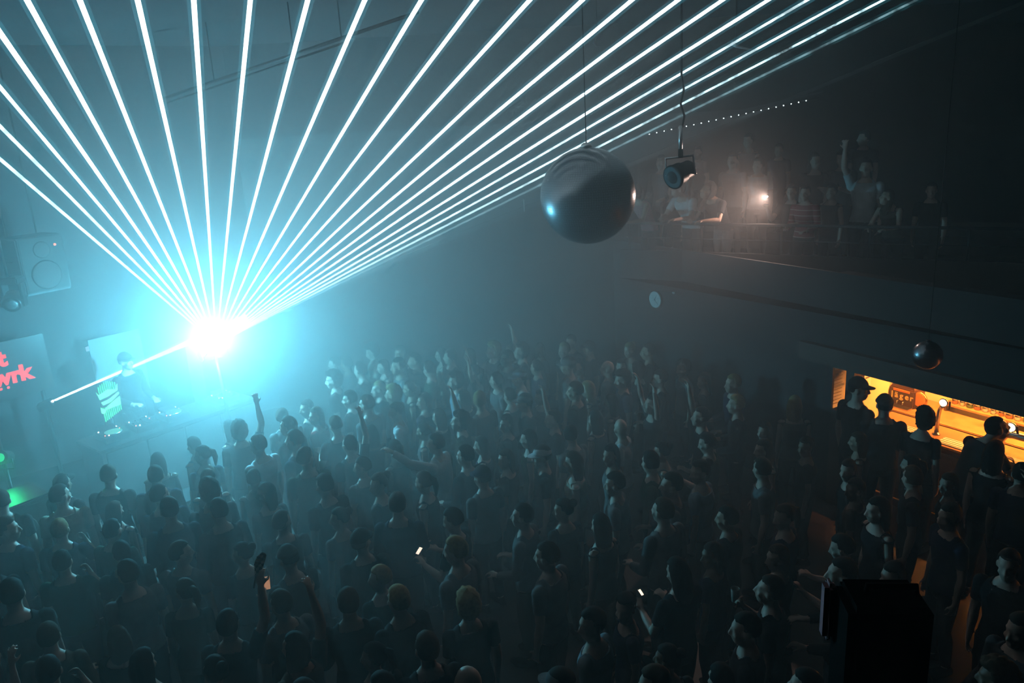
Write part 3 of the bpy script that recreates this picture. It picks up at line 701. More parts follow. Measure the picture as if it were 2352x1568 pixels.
def head_shapes(mb, T):
    def P(x, y, z): return T @ Vector((x, y, z))
    R3 = T.to_3x3()
    def E(c, r): mb.ball(P(*c), r, 3, R3)
    E((0, -.012, .028), (.074, .096, .105))        # skull
    E((0, .018, -.035), (.060, .078, .088))        # face
    E((0, .052, -.088), (.036, .034, .030))        # jaw and chin
    capsule(mb, P(0, .090, .018), P(0, .112, -.030), .009, .014)   # nose
    for s in (-1, 1):
        E((s * .013, .098, -.034), (.010, .012, .009))
        capsule(mb, P(s * .012, .083, .034), P(s * .048, .066, .034), .012, .010)  # brow
        E((s * .042, .062, -.028), (.022, .022, .020))  # cheek
        E((s * .031, .074, .006), (.012, .010, .008))   # eye
        E((s * .077, -.008, -.004), (.012, .022, .032)) # ear
    E((0, .086, -.062), (.024, .012, .006)); E((0, .084, -.074), (.020, .012, .007))  # lips

def hand_shapes(mb, w, d, up, thumb_side, curl=.5):
    """palm and five fingers leaving the wrist w in direction d; up is the back of the hand"""
    w = Vector(w); d = Vector(d).normalized(); s = d.cross(Vector(up)).normalized(); u = s.cross(d).normalized()
    R3 = Matrix((s, d, u)).transposed()
    mb.ball(w + d * .05, (.040, .052, .016), 2, R3)
    capsule(mb, w, w + d * .04, .026, .024)
    for k, (off, ln, fan) in enumerate(((-.030, .066, -.22), (-.010, .078, -.06), (.011, .074, .08), (.030, .058, .25))):
        b0 = w + d * .085 + s * off
        f1 = (d * math.cos(curl * .5) - u * math.sin(curl * .5) + s * fan).normalized()
        f2 = (d * math.cos(curl * 1.6) - u * math.sin(curl * 1.6) + s * fan).normalized()
        k1 = b0 + f1 * ln * .55
        capsule(mb, b0, k1, .0095, .009, 8); capsule(mb, k1, k1 + f2 * ln * .5, .009, .0075, 8)
    t0 = w + d * .03 + s * thumb_side * .030
    t1 = t0 + (d * .6 + s * thumb_side * .8 - u * .2).normalized() * .036
    capsule(mb, t0, t1, .013, .011, 8); capsule(mb, t1, t1 + (d * .95 + s * thumb_side * .25 - u * .35).normalized() * .032, .011, .009, 8)

class Pose: pass
def make_figure(lean=0.0, armL=None, armR=None, head=(0, 0), female=False, sleeve='tee', crouch=0.0, curl=.6, stance=.10):
    """one body mesh (continuous) with clothing meshes cut from the same surface; local +Y is forwards"""
    mb = MB(); sw = .165 if female else .188; hw = .168 if female else .160
    def sp(h, y=0):   # point on the spine; lean tips everything above the hips forwards
        z0 = .93; q = h - z0
        return Vector((0, y + math.sin(lean) * q, z0 + math.cos(lean) * q)) if q > 0 else Vector((0, y, h))
    up = Vector((0, math.sin(lean), math.cos(lean)))
    mid = Vector((0, math.sin(lean / 2), math.cos(lean / 2)))
    loft(mb, [(sp(.80), hw * .70, .085, (0, 0, 1)), (sp(.88), hw, .112, (0, 0, 1)), (sp(.95), hw * 1.0, .112, mid), (sp(1.08), .135 if not female else .120, .092, mid),
              (sp(1.20), .155 if not female else .140, .105, up), (sp(1.31), sw * .95, .118 if not female else .125, up), (sp(1.38), sw * .96, .098, up), (sp(1.435), sw * .62, .076, up), (sp(1.485), .066, .060, up)])
    bones = [('torso', sp(.95), sp(1.40), .15), ('pelvis', sp(.84), sp(.94), .16), ('torso', sp(1.38) + Vector((-sw * .8, 0, 0)), sp(1.38) + Vector((sw * .8, 0, 0)), .06)]
    neck = sp(1.47); yaw, pit = head
    hc = sp(1.615) + Vector((0, .025 + .02 * math.sin(lean), -.35 * (1 - math.cos(lean)) * .2))
    H = Matrix.Translation(hc) @ Matrix.Rotation(yaw, 4, 'Z') @ Matrix.Rotation(pit, 4, 'X')
    capsule(mb, neck, hc + Vector((0, -.012, -.03)), .058 if not female else .050, .052 if not female else .045)
    bones.append(('neck', neck + Vector((0, 0, .02)), hc + Vector((0, 0, -.08)), .05)); bones.append(('head', hc + Vector((0, 0, -.03)), hc + Vector((0, 0, .05)), .09))
    head_shapes(mb, H)
    wr = {}
    for s, arm in ((-1, armL), (1, armR)):
        sh = sp(1.385) + Vector((s * sw * .97, 0, 0))
        e_d, w_d, h_d, h_up = arm if arm else ((s * .12, -.05, -1), (s * .02, .18, -1), (0, .2, -1), (s, 0, 0))
        el = sh + Vector(e_d).normalized() * .285; wrp = el + Vector(w_d).normalized() * .25
        k = .86 if female else 1.0
        mb.ball(sh + Vector((0, 0, -.008)), .056 * k, 2); capsule(mb, sh, el, .052 * k, .041 * k)
        m = el + (wrp - el) * .3
        mb.tube([el, m, wrp], [.040 * k, .043 * k, .027 * k], 10); mb.ball(el, .040 * k, 2); mb.ball(wrp, .027 * k, 2)
        hand_shapes(mb, wrp, h_d, h_up, -s if h_d[2] < 0 else s, curl)
        bones += [('upper%d' % s, sh, el, .05), ('fore%d' % s, el, wrp, .035), ('hand%d' % s, wrp + Vector(h_d).normalized() * .03, wrp + Vector(h_d).normalized() * .14, .03)]
        wr[s] = wrp + Vector(h_d).normalized() * .085
    for s in (-1, 1):
        hip = Vector((s * .088, 0, .88)); kn = Vector((s * stance, .03 + .1 * crouch, .49)); an = Vector((s * stance * 1.08, -.02, .085))
        mb.tube([hip, (hip + kn) / 2, kn], [.088, .078, .056], 12); mb.ball(hip, .088, 2); mb.ball(kn, .057, 2)
        mb.tube([kn, kn + (an - kn) * .3 + Vector((0, -.015, 0)), an], [.054, .056, .037], 12); mb.ball(an, .038, 2)
        toe = Vector((an.x + s * .02, .15, .035)); mb.ball((an + toe) / 2 + Vector((0, 0, -.018)), (.045, .135, .042), 2); mb.ball(an + Vector((0, -.03, -.04)), (.036, .045, .04), 2)
        bones += [('thigh', hip, kn, .075), ('calf', kn, an + Vector((0, 0, .02)), .05), ('foot', an + Vector((0, -.02, -.05)), toe, .04)]
    me = bpy.data.meshes.new('tmp'); bmesh.ops.recalc_face_normals(mb.bm, faces=mb.bm.faces); mb.bm.to_mesh(me); mb.bm.free()
    ob = bpy.data.objects.new('tmp', me); col.objects.link(ob)
    r = ob.modifiers.new('r', 'REMESH'); r.mode = 'VOXEL'; r.voxel_size = .0115; r.use_smooth_shade = True
    s_ = ob.modifiers.new('s', 'SMOOTH'); s_.factor = .5; s_.iterations = 3
    dg = bpy.context.evaluated_depsgraph_get(); body = bpy.data.meshes.new_from_object(ob.evaluated_get(dg), depsgraph=dg)
    bpy.data.objects.remove(ob); bpy.data.meshes.remove(me)
    body.name = 'person_body'; body.materials.clear(); body.materials.append(M['skin'])
    nv = len(body.vertices); V = np.empty(nv * 3, np.float32); body.vertices.foreach_get('co', V); V = V.reshape(-1, 3)
    N = np.empty(nv * 3, np.float32); body.vertices.foreach_get('normal', N); N = N.reshape(-1, 3)
    best = np.full(nv, 1e9); bi = np.zeros(nv, int); bt = np.zeros(nv)
    for i, (n, a, b, rad) in enumerate(bones):
        a = np.array(a); b = np.array(b); ab = b - a
        t = np.clip(((V - a) @ ab) / (ab @ ab), 0, 1); dist = np.linalg.norm(V - a - t[:, None] * ab, axis=1) - rad
        k = dist < best; best[k] = dist[k]; bi[k] = i; bt[k] = t[k]
    names = np.array([b[0] for b in bones])[bi]
    h = (V - np.array(sp(.93))) @ np.array(up)          # height along the leaning torso
    lim = {'tee': .62, 'tank': -1, 'long': 2}[sleeve]
    is_up = np.char.startswith(names, 'upper'); is_fo = np.char.startswith(names, 'fore')
    collar = (h > (.50 if not female else .475)) & (np.abs(V[:, 0]) < (.088 if not female else .10))
    shirt = ((names == 'torso') & ~collar) | ((names == 'pelvis') & (V[:, 2] > .88)) | (is_up & (bt < lim) & (lim > 0)) | (is_fo & (bt < .93) & (lim > 1)) | (is_up & (bt < .04))
    if sleeve == 'tank': shirt &= ~((h > .47) & (np.abs(V[:, 0]) > .12))
    trous = ((names == 'pelvis') & (V[:, 2] <= .90)) | (names == 'thigh') | ((names == 'calf') & (bt < .97))
    shoe = (names == 'foot') | ((names == 'calf') & (bt >= .99))
    nl = len(body.loops); L = np.empty(nl, np.int32); body.loops.foreach_get('vertex_index', L)
    F4 = L.reshape(-1, 4)
    def cut(mask, off, name, hem=False):
        sel = F4[mask[F4].all(axis=1)]
        ids, fl = np.unique(sel, return_inverse=True); fl = fl.reshape(-1, 4).tolist()
        P_ = V[ids] + N[ids] * off
        # rim back to the body, so the cloth ends in a real edge
        cnt = set()
        for f in fl: cnt.update(((f[0], f[1]), (f[1], f[2]), (f[2], f[3]), (f[3], f[0])))
        rim = sorted(e for e in cnt if (e[1], e[0]) not in cnt)
        inner = {}; P_ = list(map(tuple, P_))
        for e in rim:
            for v in e:
                if v not in inner: inner[v] = len(P_); P_.append(tuple(V[ids[v]] - N[ids[v]] * .004))
        fl += [[e[1], e[0], inner[e[0]], inner[e[1]]] for e in rim]
        m = bpy.data.meshes.new(name); m.from_pydata(P_, [], fl); m.polygons.foreach_set('use_smooth', [True] * len(fl)); m.update()
        m.materials.append(M['cloth']); return m
    p = Pose(); p.body = body; p.shirt = cut(shirt, .012, 'shirt'); p.trousers = cut(trous, .009, 'trousers'); p.shoes = cut(shoe, .008, 'shoes')
    p.H = H; p.wr = wr; p.female = female
    return p

def hair_mesh(kind):
    mb = MB()
    q = bmesh.ops.create_icosphere(mb.bm, subdivisions=4, radius=1.0)
    for v in q['verts']:
        n = v.co.copy(); c = Vector((0, -.014, .028)); rx, ry, rz = .086, .108, .118
        nz = noise.noise(n * 3.5) * .5 + noise.noise(n * 8) * .5
        def ss(x, w_=.16): x = max(0, min(1, x / w_ + .5)); return x * x * (3 - 2 * x)
        front = min(ss(n.y - .38 + .10 * n.x * n.x), ss(.50 + .05 * nz - n.z))          # face opening
        low = ss(-.34 - n.z + .25 * max(0, n.y)) ; side = min(ss(abs(n.x) - .45), ss(-.02 - n.z), ss(n.y + .12))
        k = 1 + .05 * nz
        if kind == 'curly': k = 1.22 + .16 * (noise.noise(n * 6) + .4 * noise.noise(n * 14))
        if kind == 'fade': k = .985 + .02 * nz + .05 * ss(n.z - .4)
        if kind in ('long', 'curly'): t_ = max(front, min(ss(.0 - n.z), ss(n.y - .12)))
        else: t_ = max(front, side, ss(-.50 - n.z), min(low, ss(n.y + .25)))
        p = Vector((n.x * rx, n.y * ry, n.z * rz)) * k + c
        if kind == 'long' and n.z < .05:
            t = min(1, (.05 - n.z) / 1.0); p.z = c.z - .30 * t + .02 * noise.noise(n * 5); p.x *= 1.1 + .35 * t; p.y = c.y + min(p.y - c.y, .02) * (1 - .25 * t) - .02 * t + .01 * noise.noise(n * 7)
        inner = Vector((n.x * .05, n.y * .06, n.z * .07)) + Vector((0, -.015, .02))
        p = p.lerp(inner, t_)
        v.co = p
    for f in mb.bm.faces: f.smooth = True
    if kind == 'bun': mb.ball((0, -.115, .085), (.048, .046, .045), 3)
    if kind == 'ponytail':
        mb.tube([(0, -.10, .07), (0, -.145, .05), (0, -.16, -.03), (0, -.14, -.15)], [.028, .036, .034, .010], 10)
    bmesh.ops.recalc_face_normals(mb.bm, faces=mb.bm.faces)
    me = bpy.data.meshes.new('hair_' + kind); mb.bm.to_mesh(me); mb.bm.free(); me.materials.append(M['hair']); return me
def cap_mesh():
    mb = MB(); prof = []
    for i in range(9):
        a = i / 8 * math.pi / 2; prof.append((.090 * math.cos(a) + .001, .035 + .098 * math.sin(a)))
    mb.lathe(prof, 24, Matrix.Diagonal((1.0, 1.2, 1.0)).to_3x3(), (0, -.012, .008))
    ring = []
    n = 10
    for i in range(n + 1):
        a = math.pi * (.12 + .76 * i / n); ring.append((math.cos(a), math.sin(a)))
    top = [mb.bm.verts.new((x * .088, y * .104 - .012, .046)) for x, y in ring]; out = [mb.bm.verts.new((x * .088, y * .104 - .012 + .075 * y, .034 - .004 * abs(x))) for x, y in ring]
    topb = [mb.bm.verts.new(v.co - Vector((0, 0, .006))) for v in top]; outb = [mb.bm.verts.new(v.co - Vector((0, 0, .006))) for v in out]
    for i in range(n):
        mb.bm.faces.new((top[i], top[i + 1], out[i + 1], out[i])); mb.bm.faces.new((topb[i], outb[i], outb[i + 1], topb[i + 1])); mb.bm.faces.new((out[i], out[i + 1], outb[i + 1], outb[i]))
    mb.ball((0, -.012, .143), .008, 1)
    bmesh.ops.recalc_face_normals(mb.bm, faces=mb.bm.faces)
    me = bpy.data.meshes.new('cap'); mb.bm.to_mesh(me); mb.bm.free(); me.materials.append(M['cloth']); return me

HAIR = {k: hair_mesh(k) for k in ('short', 'fade', 'long', 'curly', 'bun', 'ponytail')}
HAIR['cap'] = cap_mesh()
def eyes_mesh():
    mb = MB()
    mb.ball((0, 0, 0), (.010, .0085, .0065), 2)
    me = bpy.data.meshes.new('eye'); mb.bm.to_mesh(me); mb.bm.free(); me.materials.append(mat('eye', (.05, .04, .04), .2)); return me
EYES = eyes_mesh()

POSES = {
    'standing': make_figure(head=(.15, -.05)),
    'standing_w': make_figure(head=(-.2, -.08), female=True, sleeve='tank'),
    'jacket': make_figure(head=(.1, .05), sleeve='long', armL=((-.2, .1, -1), (.3, .9, -.3), (.4, .9, 0), (0, 0, 1)), armR=((.2, .0, -1), (-.2, .95, -.2), (-.2, .9, .1), (0, 0, 1))),
    'arm_up': make_figure(head=(.05, .15), armR=((.35, .15, .9), (-.05, .2, 1), (0, .2, 1), (.2, -1, 0))),
    'arms_up': make_figure(head=(0, .2), armL=((-.5, .2, .8), (.1, .1, 1), (.1, .1, 1), (0, -1, .2)), armR=((.5, .2, .8), (-.15, .2, 1), (-.1, .3, 1), (0, -1, .2)), female=True),
    'pointing': make_figure(head=(.1, .05), sleeve='long', armL=((-.3, .7, .25), (.05, .9, .5), (0, .9, .45), (0, -.4, 1))),
    'drinking': make_figure(head=(.0, .12), armR=((.3, .45, -.8), (-.5, .45, .75), (-.4, .3, .8), (.5, .5, 0)), curl=1.0),
    'phone': make_figure(head=(0, -.25), armL=((-.2, .25, -1), (.35, .9, .25), (.3, .7, .6), (0, -.6, .6)), armR=((.2, .2, -1), (-.3, .9, .2), (-.3, .8, .5), (0, -.6, .6)), curl=.9),
    'talking': make_figure(head=(.9, -.05), female=True, sleeve='tee'),
    'turning': make_figure(head=(-.9, 0)),
    'leaning': make_figure(lean=.52, head=(-.3, .38), armL=((-.25, .55, -.85), (.35, .95, .02), (.6, .8, 0), (0, 0, 1)), armR=((.25, .55, -.85), (-.45, .9, .02), (-.7, .7, 0), (0, 0, 1)), curl=.8),
    'leaning_w': make_figure(lean=.42, head=(-.6, .25), female=True, sleeve='tank', armL=((-.25, .5, -.85), (.25, .95, -.05), (.5, .8, 0), (0, 0, 1)), armR=((.25, .5, -.9), (-.3, .9, -.05), (-.7, .7, 0), (0, 0, 1)), curl=.8),
    'torch': make_figure(head=(.2, .0), female=False, armR=((.3, .5, -.7), (.1, .55, .85), (0, .3, .95), (0, -1, .2)), curl=1.2, armL=((-.2, .3, -1), (.35, .9, .0), (.4, .8, .1), (0, 0, 1))),
}
SKIN = {'fair': (.52, .36, .29), 'tan': (.40, .25, .18), 'brown': (.17, .095, .06)}
HCOL = {'dark': (.012, .010, .008), 'brown': (.05, .03, .018), 'blond': (.30, .21, .10), 'black': (.006, .006, .006)}
CLOTH = {'white': (.62, .64, .66), 'black': (.012, .012, .014), 'grey': (.16, .165, .17), 'navy': (.015, .02, .045), 'green': (.03, .06, .035), 'red': (.22, .02, .02), 'cream': (.45, .40, .32), 'brown': (.07, .045, .03), 'pale blue': (.25, .33, .40), 'charcoal': (.035, .036, .04), 'pink': (.45, .22, .24), 'denim': (.04, .06, .10)}
def person(pose, loc, rz, label, skin='fair', hair='short', hcol='dark', top='black', bottom='black', group=None, scale=1.0, eyes=False):
    p = POSES[pose]
    o = bpy.data.objects.new('person', p.body); col.objects.link(o); o.location = loc; o.rotation_euler = (0, 0, rz); o.scale = (scale,) * 3
    o.color = (*SKIN[skin], 1); tag(o, label, 'person', group)
    def ch(name, me, c, mw=None):
        q = bpy.data.objects.new(name, me); col.objects.link(q); q.parent = o; q.color = (*c, 1)
        if mw is not None: q.matrix_local = mw
        return q
    ch('shirt', p.shirt, CLOTH[top]); ch('trousers', p.trousers, CLOTH[bottom]); ch('shoes', p.shoes, (.02, .02, .02))
    if hair != 'bald':
        ch('cap' if hair == 'cap' else 'hair', HAIR[hair], CLOTH[hcol] if hair == 'cap' else HCOL[hcol], p.H)
    if hair == 'cap': ch('hair', HAIR['fade'], HCOL['dark'], p.H)
    if eyes:
        for s in (-1, 1): ch('eye', EYES, (.05, .04, .04), p.H @ Matrix.Translation((s * .031, .0765, .006)))
    o['_pose'] = pose
    return o
def held(o, side, off=(0, 0, 0)):
    """world position of a figure's hand"""
    p = POSES[o['_pose']]
    return Matrix.Translation(o.location) @ Matrix.Rotation(o.rotation_euler.z, 4, 'Z') @ Matrix.Scale(o.scale[0], 4) @ (p.wr[side] + Vector(off))

# ================================================================== people
def face(dx, dy): return math.atan2(-dx, dy)
taken = []
# ---- DJ
dj = BC + DN * -.99 + D * -.07
person('jacket', (dj.x, dj.y, .5), face(DN.x, DN.y) + .25, 'person in dark top and cap playing behind the DJ booth', hair='cap', hcol='black', top='black', scale=1.04, eyes=True)
# ---- bar customers (seen from behind against the orange light)
def customer(px, py, v, pose, turn, label, **kw):
    u, z = barpix(px, py, v); P = bar(u, v, 0); taken.append((P.x, P.y, .48))
    return person(pose, (P.x, P.y, 0), face(BV.x, BV.y) + turn, label, group='customers at the bar', scale=z / 1.63, **kw)
customer(1969, 892, -.26, 'turning', -.2, 'tall person in a dark cap at the bar, nearest the pale papers', hair='cap', hcol='black', top='black')
customer(2032, 930, -.30, 'jacket', .75, 'person in charcoal top and dark cap facing along the bar', hair='cap', hcol='charcoal', top='charcoal')
customer(2120, 962, -.24, 'talking', .1, 'person in black tee before the swan-neck tap', hair='curly', hcol='dark', top='black')
customer(2222, 972, -.20, 'leaning', -.35, 'person in charcoal tee leaning towards the bar worktop', hair='fade', hcol='dark', top='charcoal')
customer(2284, 1040, -.62, 'standing_w', .2, 'person in black vest standing before the tap bar', hair='long', hcol='black', top='black')
customer(2345, 1090, -.7, 'standing', .3, 'person in navy tee cut by the frame edge at the bar', hair='short', top='navy')
customer(1826, 930, -.75, 'standing_w', .8, 'person in brown vest waiting by the dark wall before the bar pillar', hair='long', hcol='blond', top='brown')
# ---- balcony
def balcony_pix(px, py, v):
    d = ray(px, py); t = (v - (CAM - RL).dot(RN)) / d.dot(RN); P = CAM + d * t; return (P - RL).dot(RD), P.z
M['stripe'] = mat('striped_red_cloth', (.35, .03, .03), .85)
nt = M['stripe'].node_tree; tc = nt.nodes.new('ShaderNodeTexCoord'); sx = nt.nodes.new('ShaderNodeSeparateXYZ'); mm = nt.nodes.new('ShaderNodeMath'); mm.operation = 'PINGPONG'; mm.inputs[1].default_value = .045
g2 = nt.nodes.new('ShaderNodeMath'); g2.operation = 'LESS_THAN'; g2.inputs[1].default_value = .007; mxc = nt.nodes.new('ShaderNodeMix'); mxc.data_type = 'RGBA'
mxc.inputs['A'].default_value = (.35, .03, .035, 1); mxc.inputs['B'].default_value = (.6, .45, .4, 1)
nt.links.new(tc.outputs['Object'], sx.inputs[0]); nt.links.new(sx.outputs['Z'], mm.inputs[0]); nt.links.new(mm.outputs[0], g2.inputs[0]); nt.links.new(g2.outputs[0], mxc.inputs['Factor']); nt.links.new(mxc.outputs['Result'], nt.nodes['Principled BSDF'].inputs['Base Color'])
def on_balcony(px, py, v, pose, turn, label, head_h=1.63, sc_=None, **kw):
    s, z = balcony_pix(px, py, v); P = bal(s, v, 0); tier = BF if v < 1.15 else (2.8 if v < 2.5 else 3.1)
    k = sc_ if sc_ else max(.88, min(1.08, (z - tier) / head_h))
    return person(pose, (P.x, P.y, tier), face(-RN.x, -RN.y) + turn, label, group='people on the balcony', scale=k, **kw)
on_balcony(1492, 462, .30, 'leaning_w', -.55, 'person in pink top leaning on the balcony rail beside the mirror ball', 1.50, .95, hair='ponytail', hcol='brown', top='pink', bottom='black', eyes=True)
on_balcony(1545, 452, .62, 'standing', -.1, 'person in black tee standing behind the pink and white tops at the rail', 1.63, hair='short', hcol='dark', top='black', eyes=True)
ws = on_balcony(1592, 452, .36, 'leaning', -.35, 'person in white printed T-shirt leaning on the balcony rail', 1.50, 1.0, hair='short', hcol='brown', top='white', bottom='charcoal', eyes=True)
on_balcony(1664, 455, .34, 'leaning', -.5, 'person in charcoal tee leaning on the rail beside the white T-shirt', 1.50, .98, hair='curly', hcol='dark', top='charcoal', skin='tan', bottom='grey', eyes=True)
on_balcony(1684, 368, 1.35, 'standing', -.2, 'person in grey T-shirt standing upright on the balcony step', 1.63, hair='short', hcol='dark', top='grey', eyes=True)
on_balcony(1742, 378, 1.45, 'turning', .2, 'person in white tee on the balcony step behind the phone torch', 1.63, hair='fade', hcol='brown', top='white', eyes=True)
tor = on_balcony(1818, 468, .45, 'torch', -.2, 'person in dark top holding up a lit phone torch on the balcony', 1.63, hair='short', hcol='dark', top='black', eyes=True)
red = on_balcony(1850, 462, .30, 'jacket', -.25, 'person in red striped top at the balcony rail', 1.63, hair='short', hcol='dark', top='red', eyes=True)
for c in red.children:
    if c.name.startswith('shirt'):
        c.data = c.data.copy(); c.data.materials.clear(); c.data.materials.append(M['stripe'])
for px, py, v, pose, lab, kw in ((1720, 322, 2.7, 'standing_w', 'person in charcoal vest high at the back above the grey T-shirt', dict(hair='bun', top='charcoal')),
        (1790, 352, 2.6, 'standing', 'person in navy tee at the back above the phone torch', dict(hair='short', top='navy', skin='tan')),
        (1872, 368, 1.5, 'talking', 'person in black tee on the step behind the red striped top', dict(hair='long', top='black')),
        (1936, 362, 1.6, 'phone', 'person in charcoal tee bending over both hands near the dark balcony end', dict(hair='short', top='charcoal')),
        (1990, 385, .9, 'arm_up', 'person in white T-shirt with an arm raised on the dark balcony', dict(hair='short', top='white')),
        (1985, 316, 2.7, 'turning', 'person in black tee high at the back behind the raised arm', dict(hair='fade', top='black')),
        (2058, 455, .5, 'leaning_w', 'person in brown vest leaning on the rail at the dark balcony end', dict(hair='long', hcol='brown', top='brown')),
        (2140, 440, .6, 'standing', 'person in black tee standing last at the dark balcony end', dict(hair='short', top='black')),
        (1605, 370, 2.6, 'standing', 'person in black tee at the back behind the hanging lantern', dict(hair='short', top='black')),
        (1520, 372, 1.4, 'jacket', 'person in grey jacket on the step beside the mirror ball', dict(hair='short', top='grey')),
        (1910, 452, .5, 'standing_w', 'person in black vest standing at the rail by the red striped top', dict(hair='bun', top='black'))):
    on_balcony(px, py, v, pose, random.uniform(-.4, .2), lab, **kw)
# print on the white T-shirt: a short dark band of marks across the chest
P_ = POSES['leaning']
for k in range(6):
    x = -.075 + k * .028
    b_ = MB().box((x, 0, 0), (.016, .004, .034 if k % 2 else .028)).build('shirt_print', 'ink', ws)
    b_.matrix_local = Matrix.Translation((0, .335, 1.19)) @ Matrix.Rotation(-.52, 4, 'X')
# phone torch
hp = held(tor, 1, (0, .02, .06))
def phone(loc, rz, label, m, tilt=.3, group=None):
    t = thing('phone', label, 'phone', loc, rz, group)
    MB().box((0, 0, 0), (.072, .009, .15), RX(tilt), .003).build('case', 'rubber', t)
    MB().box(RX(tilt) @ Vector((0, -.0055, 0)), (.064, .002, .138), RX(tilt)).build('screen', m, t)
    return t
ph = phone(hp, face(-RN.x, -RN.y) + math.pi, 'phone with bright torch lit, held up on the balcony', 'screen', .1)
MB().ball((.015, -.012, .055), .014, 2).build('torch_led', emat('torch_led', (1, .75, .62), 60, False), ph)
hw = ph.location
lamp('phone_torch', 'SPOT', hw + (CAM - hw).normalized() * .06 + Vector((0, 0, .055)), TORCH_W, (1, .68, .56), shadow_soft_size=.012, spot_size=math.radians(150), spot_blend=1, aim=hw + Vector((-1.6, -1.2, -.3)))
# ---- crowd on the floor, row by row from the camera
def crowd_ok(x, y, m=0):
    P = Vector((x, y, 0))
    if (P - BC).dot(DN) < 1.25 and (P - BC).dot(D) < 2.7: return False
    if (P - B0).dot(BV) > (-.55 if (P - B0).dot(BU) < 2.2 else -.3) or y > YB - .5: return False
    if x < -9.6 or x > 6.5: return False
    q = proj((x, y, 1.6)); return -120 < q[0] < 2460 and q[1] < 1690
SP = []   # people with something special, placed by the pixel of head or hand
def special(px, py, z, pose, turn, label, side=None, **kw):
    P = onz(px, py, z); k = kw.pop('scale', 1.0)
    rz = face(*(BC - P)[:2]) + turn
    if side is not None:
        o_ = Matrix.Rotation(rz, 3, 'Z') @ (POSES[pose].wr[side] * k); P = Vector((P.x - o_.x, P.y - o_.y, 0))
    P.z = 0; taken.append((P.x, P.y, .46))
    return person(pose, P, rz, label, group='dancing crowd on the floor', scale=k, **kw)
hz_ = POSES['arm_up'].wr[1].z; hp_ = POSES['phone'].wr[-1].z
fan_p = special(597, 1322, hz_, 'arm_up', -.5, 'person holding up a small checked hand fan', 1, top='black', hair='short')
screen_p = special(603, 1352, hp_ + .02, 'phone', .3, 'person with an orange phone screen in their hands', -1, top='charcoal', hair='cap', hcol='black')
pale_p = special(655, 1432, 1.45, 'standing', .2, 'person in pale T-shirt at the foot of the crowd', top='grey', hair='short', hcol='brown', skin='tan')
pole_p = special(712, 1362, hz_ - .08, 'arm_up', .4, 'person raising a bare arm beside the pale T-shirt', 1, top='brown', hair='long', skin='tan')
ph1_p = special(965, 1282, hp_, 'phone', .4, 'person looking at a glowing phone in the middle foreground', -1, top='black')
ph2_p = special(1468, 1380, hp_, 'phone', -.3, 'person with a tiny bright phone in the right foreground', -1, top='black', hair='long')
drk_p = special(1697, 1377, POSES['drinking'].wr[1].z, 'drinking', .2, 'person drinking from a glinting glass in the dark foreground', 1, top='black')
special(1262, 1292, 1.63, 'standing', .15, 'large person in grey T-shirt, back to the camera, in the foreground', top='grey', hair='short', hcol='dark', scale=1.04)
special(1366, 1440, 1.60, 'talking', .2, 'person in pale blue tee looking aside in the dark foreground', top='pale blue', hair='short', hcol='dark')
special(1005, 1018, 1.63, 'pointing', .1, 'person in bright white top among the dark crowd', top='white', hair='short', hcol='dark')
special(1249, 1046, 1.63, 'standing', .4, 'person in white cap in the middle of the crowd', top='black', hair='cap', hcol='white')
special(1143, 872, 1.63, 'turning', .3, 'person in grey tee, head turned, far back in the crowd', top='grey', hair='short', hcol='dark')
special(1196, 866, 1.63, 'standing_w', .2, 'person in pale blue vest and pale blue cap far back', top='pale blue', hair='cap', hcol='pale blue')
special(1322, 1075, 1.55, 'standing_w', .3, 'person in cream vest beside the white cap', top='cream', hair='long', hcol='brown')
special(1612, 1082, 1.63, 'talking', -.2, 'person in pale blue tee looking aside below the clock', top='pale blue', hair='bun', hcol='dark')
special(1755, 1075, 1.63, 'turning', .1, 'person in grey tee, head turned, between clock and bar', top='grey', hair='short', hcol='dark')
special(1417, 1110, 1.63, 'standing', .2, 'person in grey T-shirt standing below the mirror ball', top='grey', hair='fade', hcol='dark')
special(1205, 1190, 1.60, 'jacket', .3, 'person in grey jacket ahead of the large grey T-shirt', top='grey', hair='short', hcol='dark')
special(1580, 880, hz_, 'arm_up', .2, 'person in black tee with one hand high below the clock', 1, top='black', hair='short')
special(1500, 865, 2.0, 'arms_up', .3, 'person in charcoal tee with both arms up below the clock', top='charcoal', hair='long')
special(36, 1400, 1.62, 'standing', .3, 'large dark person in black tee at the lower left corner', top='black', hair='fade', hcol='black', scale=1.08)
special(1080, 1560, 1.66, 'standing', .2, 'person with bare scalp in black tee at the bottom edge', top='black', hair='bald')
special(2318, 1300, 1.6, 'standing', 1.2, 'person in black tee squeezing towards the tap bar', top='black', hair='short')
special(2345, 1452, 1.6, 'jacket', .9, 'person in charcoal jacket at the frame edge below the bar', top='charcoal', hair='fade')
special(2020, 1175, 1.6, 'standing_w', .6, 'person in black vest waiting behind the bar queue near the pillar', top='black', hair='long')
special(2185, 1190, 1.6, 'standing', .5, 'person in navy tee waiting behind those at the swan-neck tap', top='navy', hair='short')
rows = []; y = 4.35
while y < 13.0:
    row = []; x = -9.5 + (len(rows) % 2) * .28
    while x < 6.5:
        xx = x + random.uniform(-.10, .10); yy = y + random.uniform(-.10, .10)
        if crowd_ok(xx, yy) and all((xx - a) ** 2 + (yy - b) ** 2 > r * r for a, b, r in taken): row.append((xx, yy))
        x += .57
    rows.append(row); y += .565
rows = [r for r in rows if r]
ntot = sum(map(len, rows))
rc = random.Random(21)
PW = [('standing', 5), ('standing_w', 4), ('jacket', 4), ('turning', 3), ('talking', 4), ('drinking', 1), ('phone', 1), ('arm_up', .6), ('pointing', .3), ('arms_up', .35)]
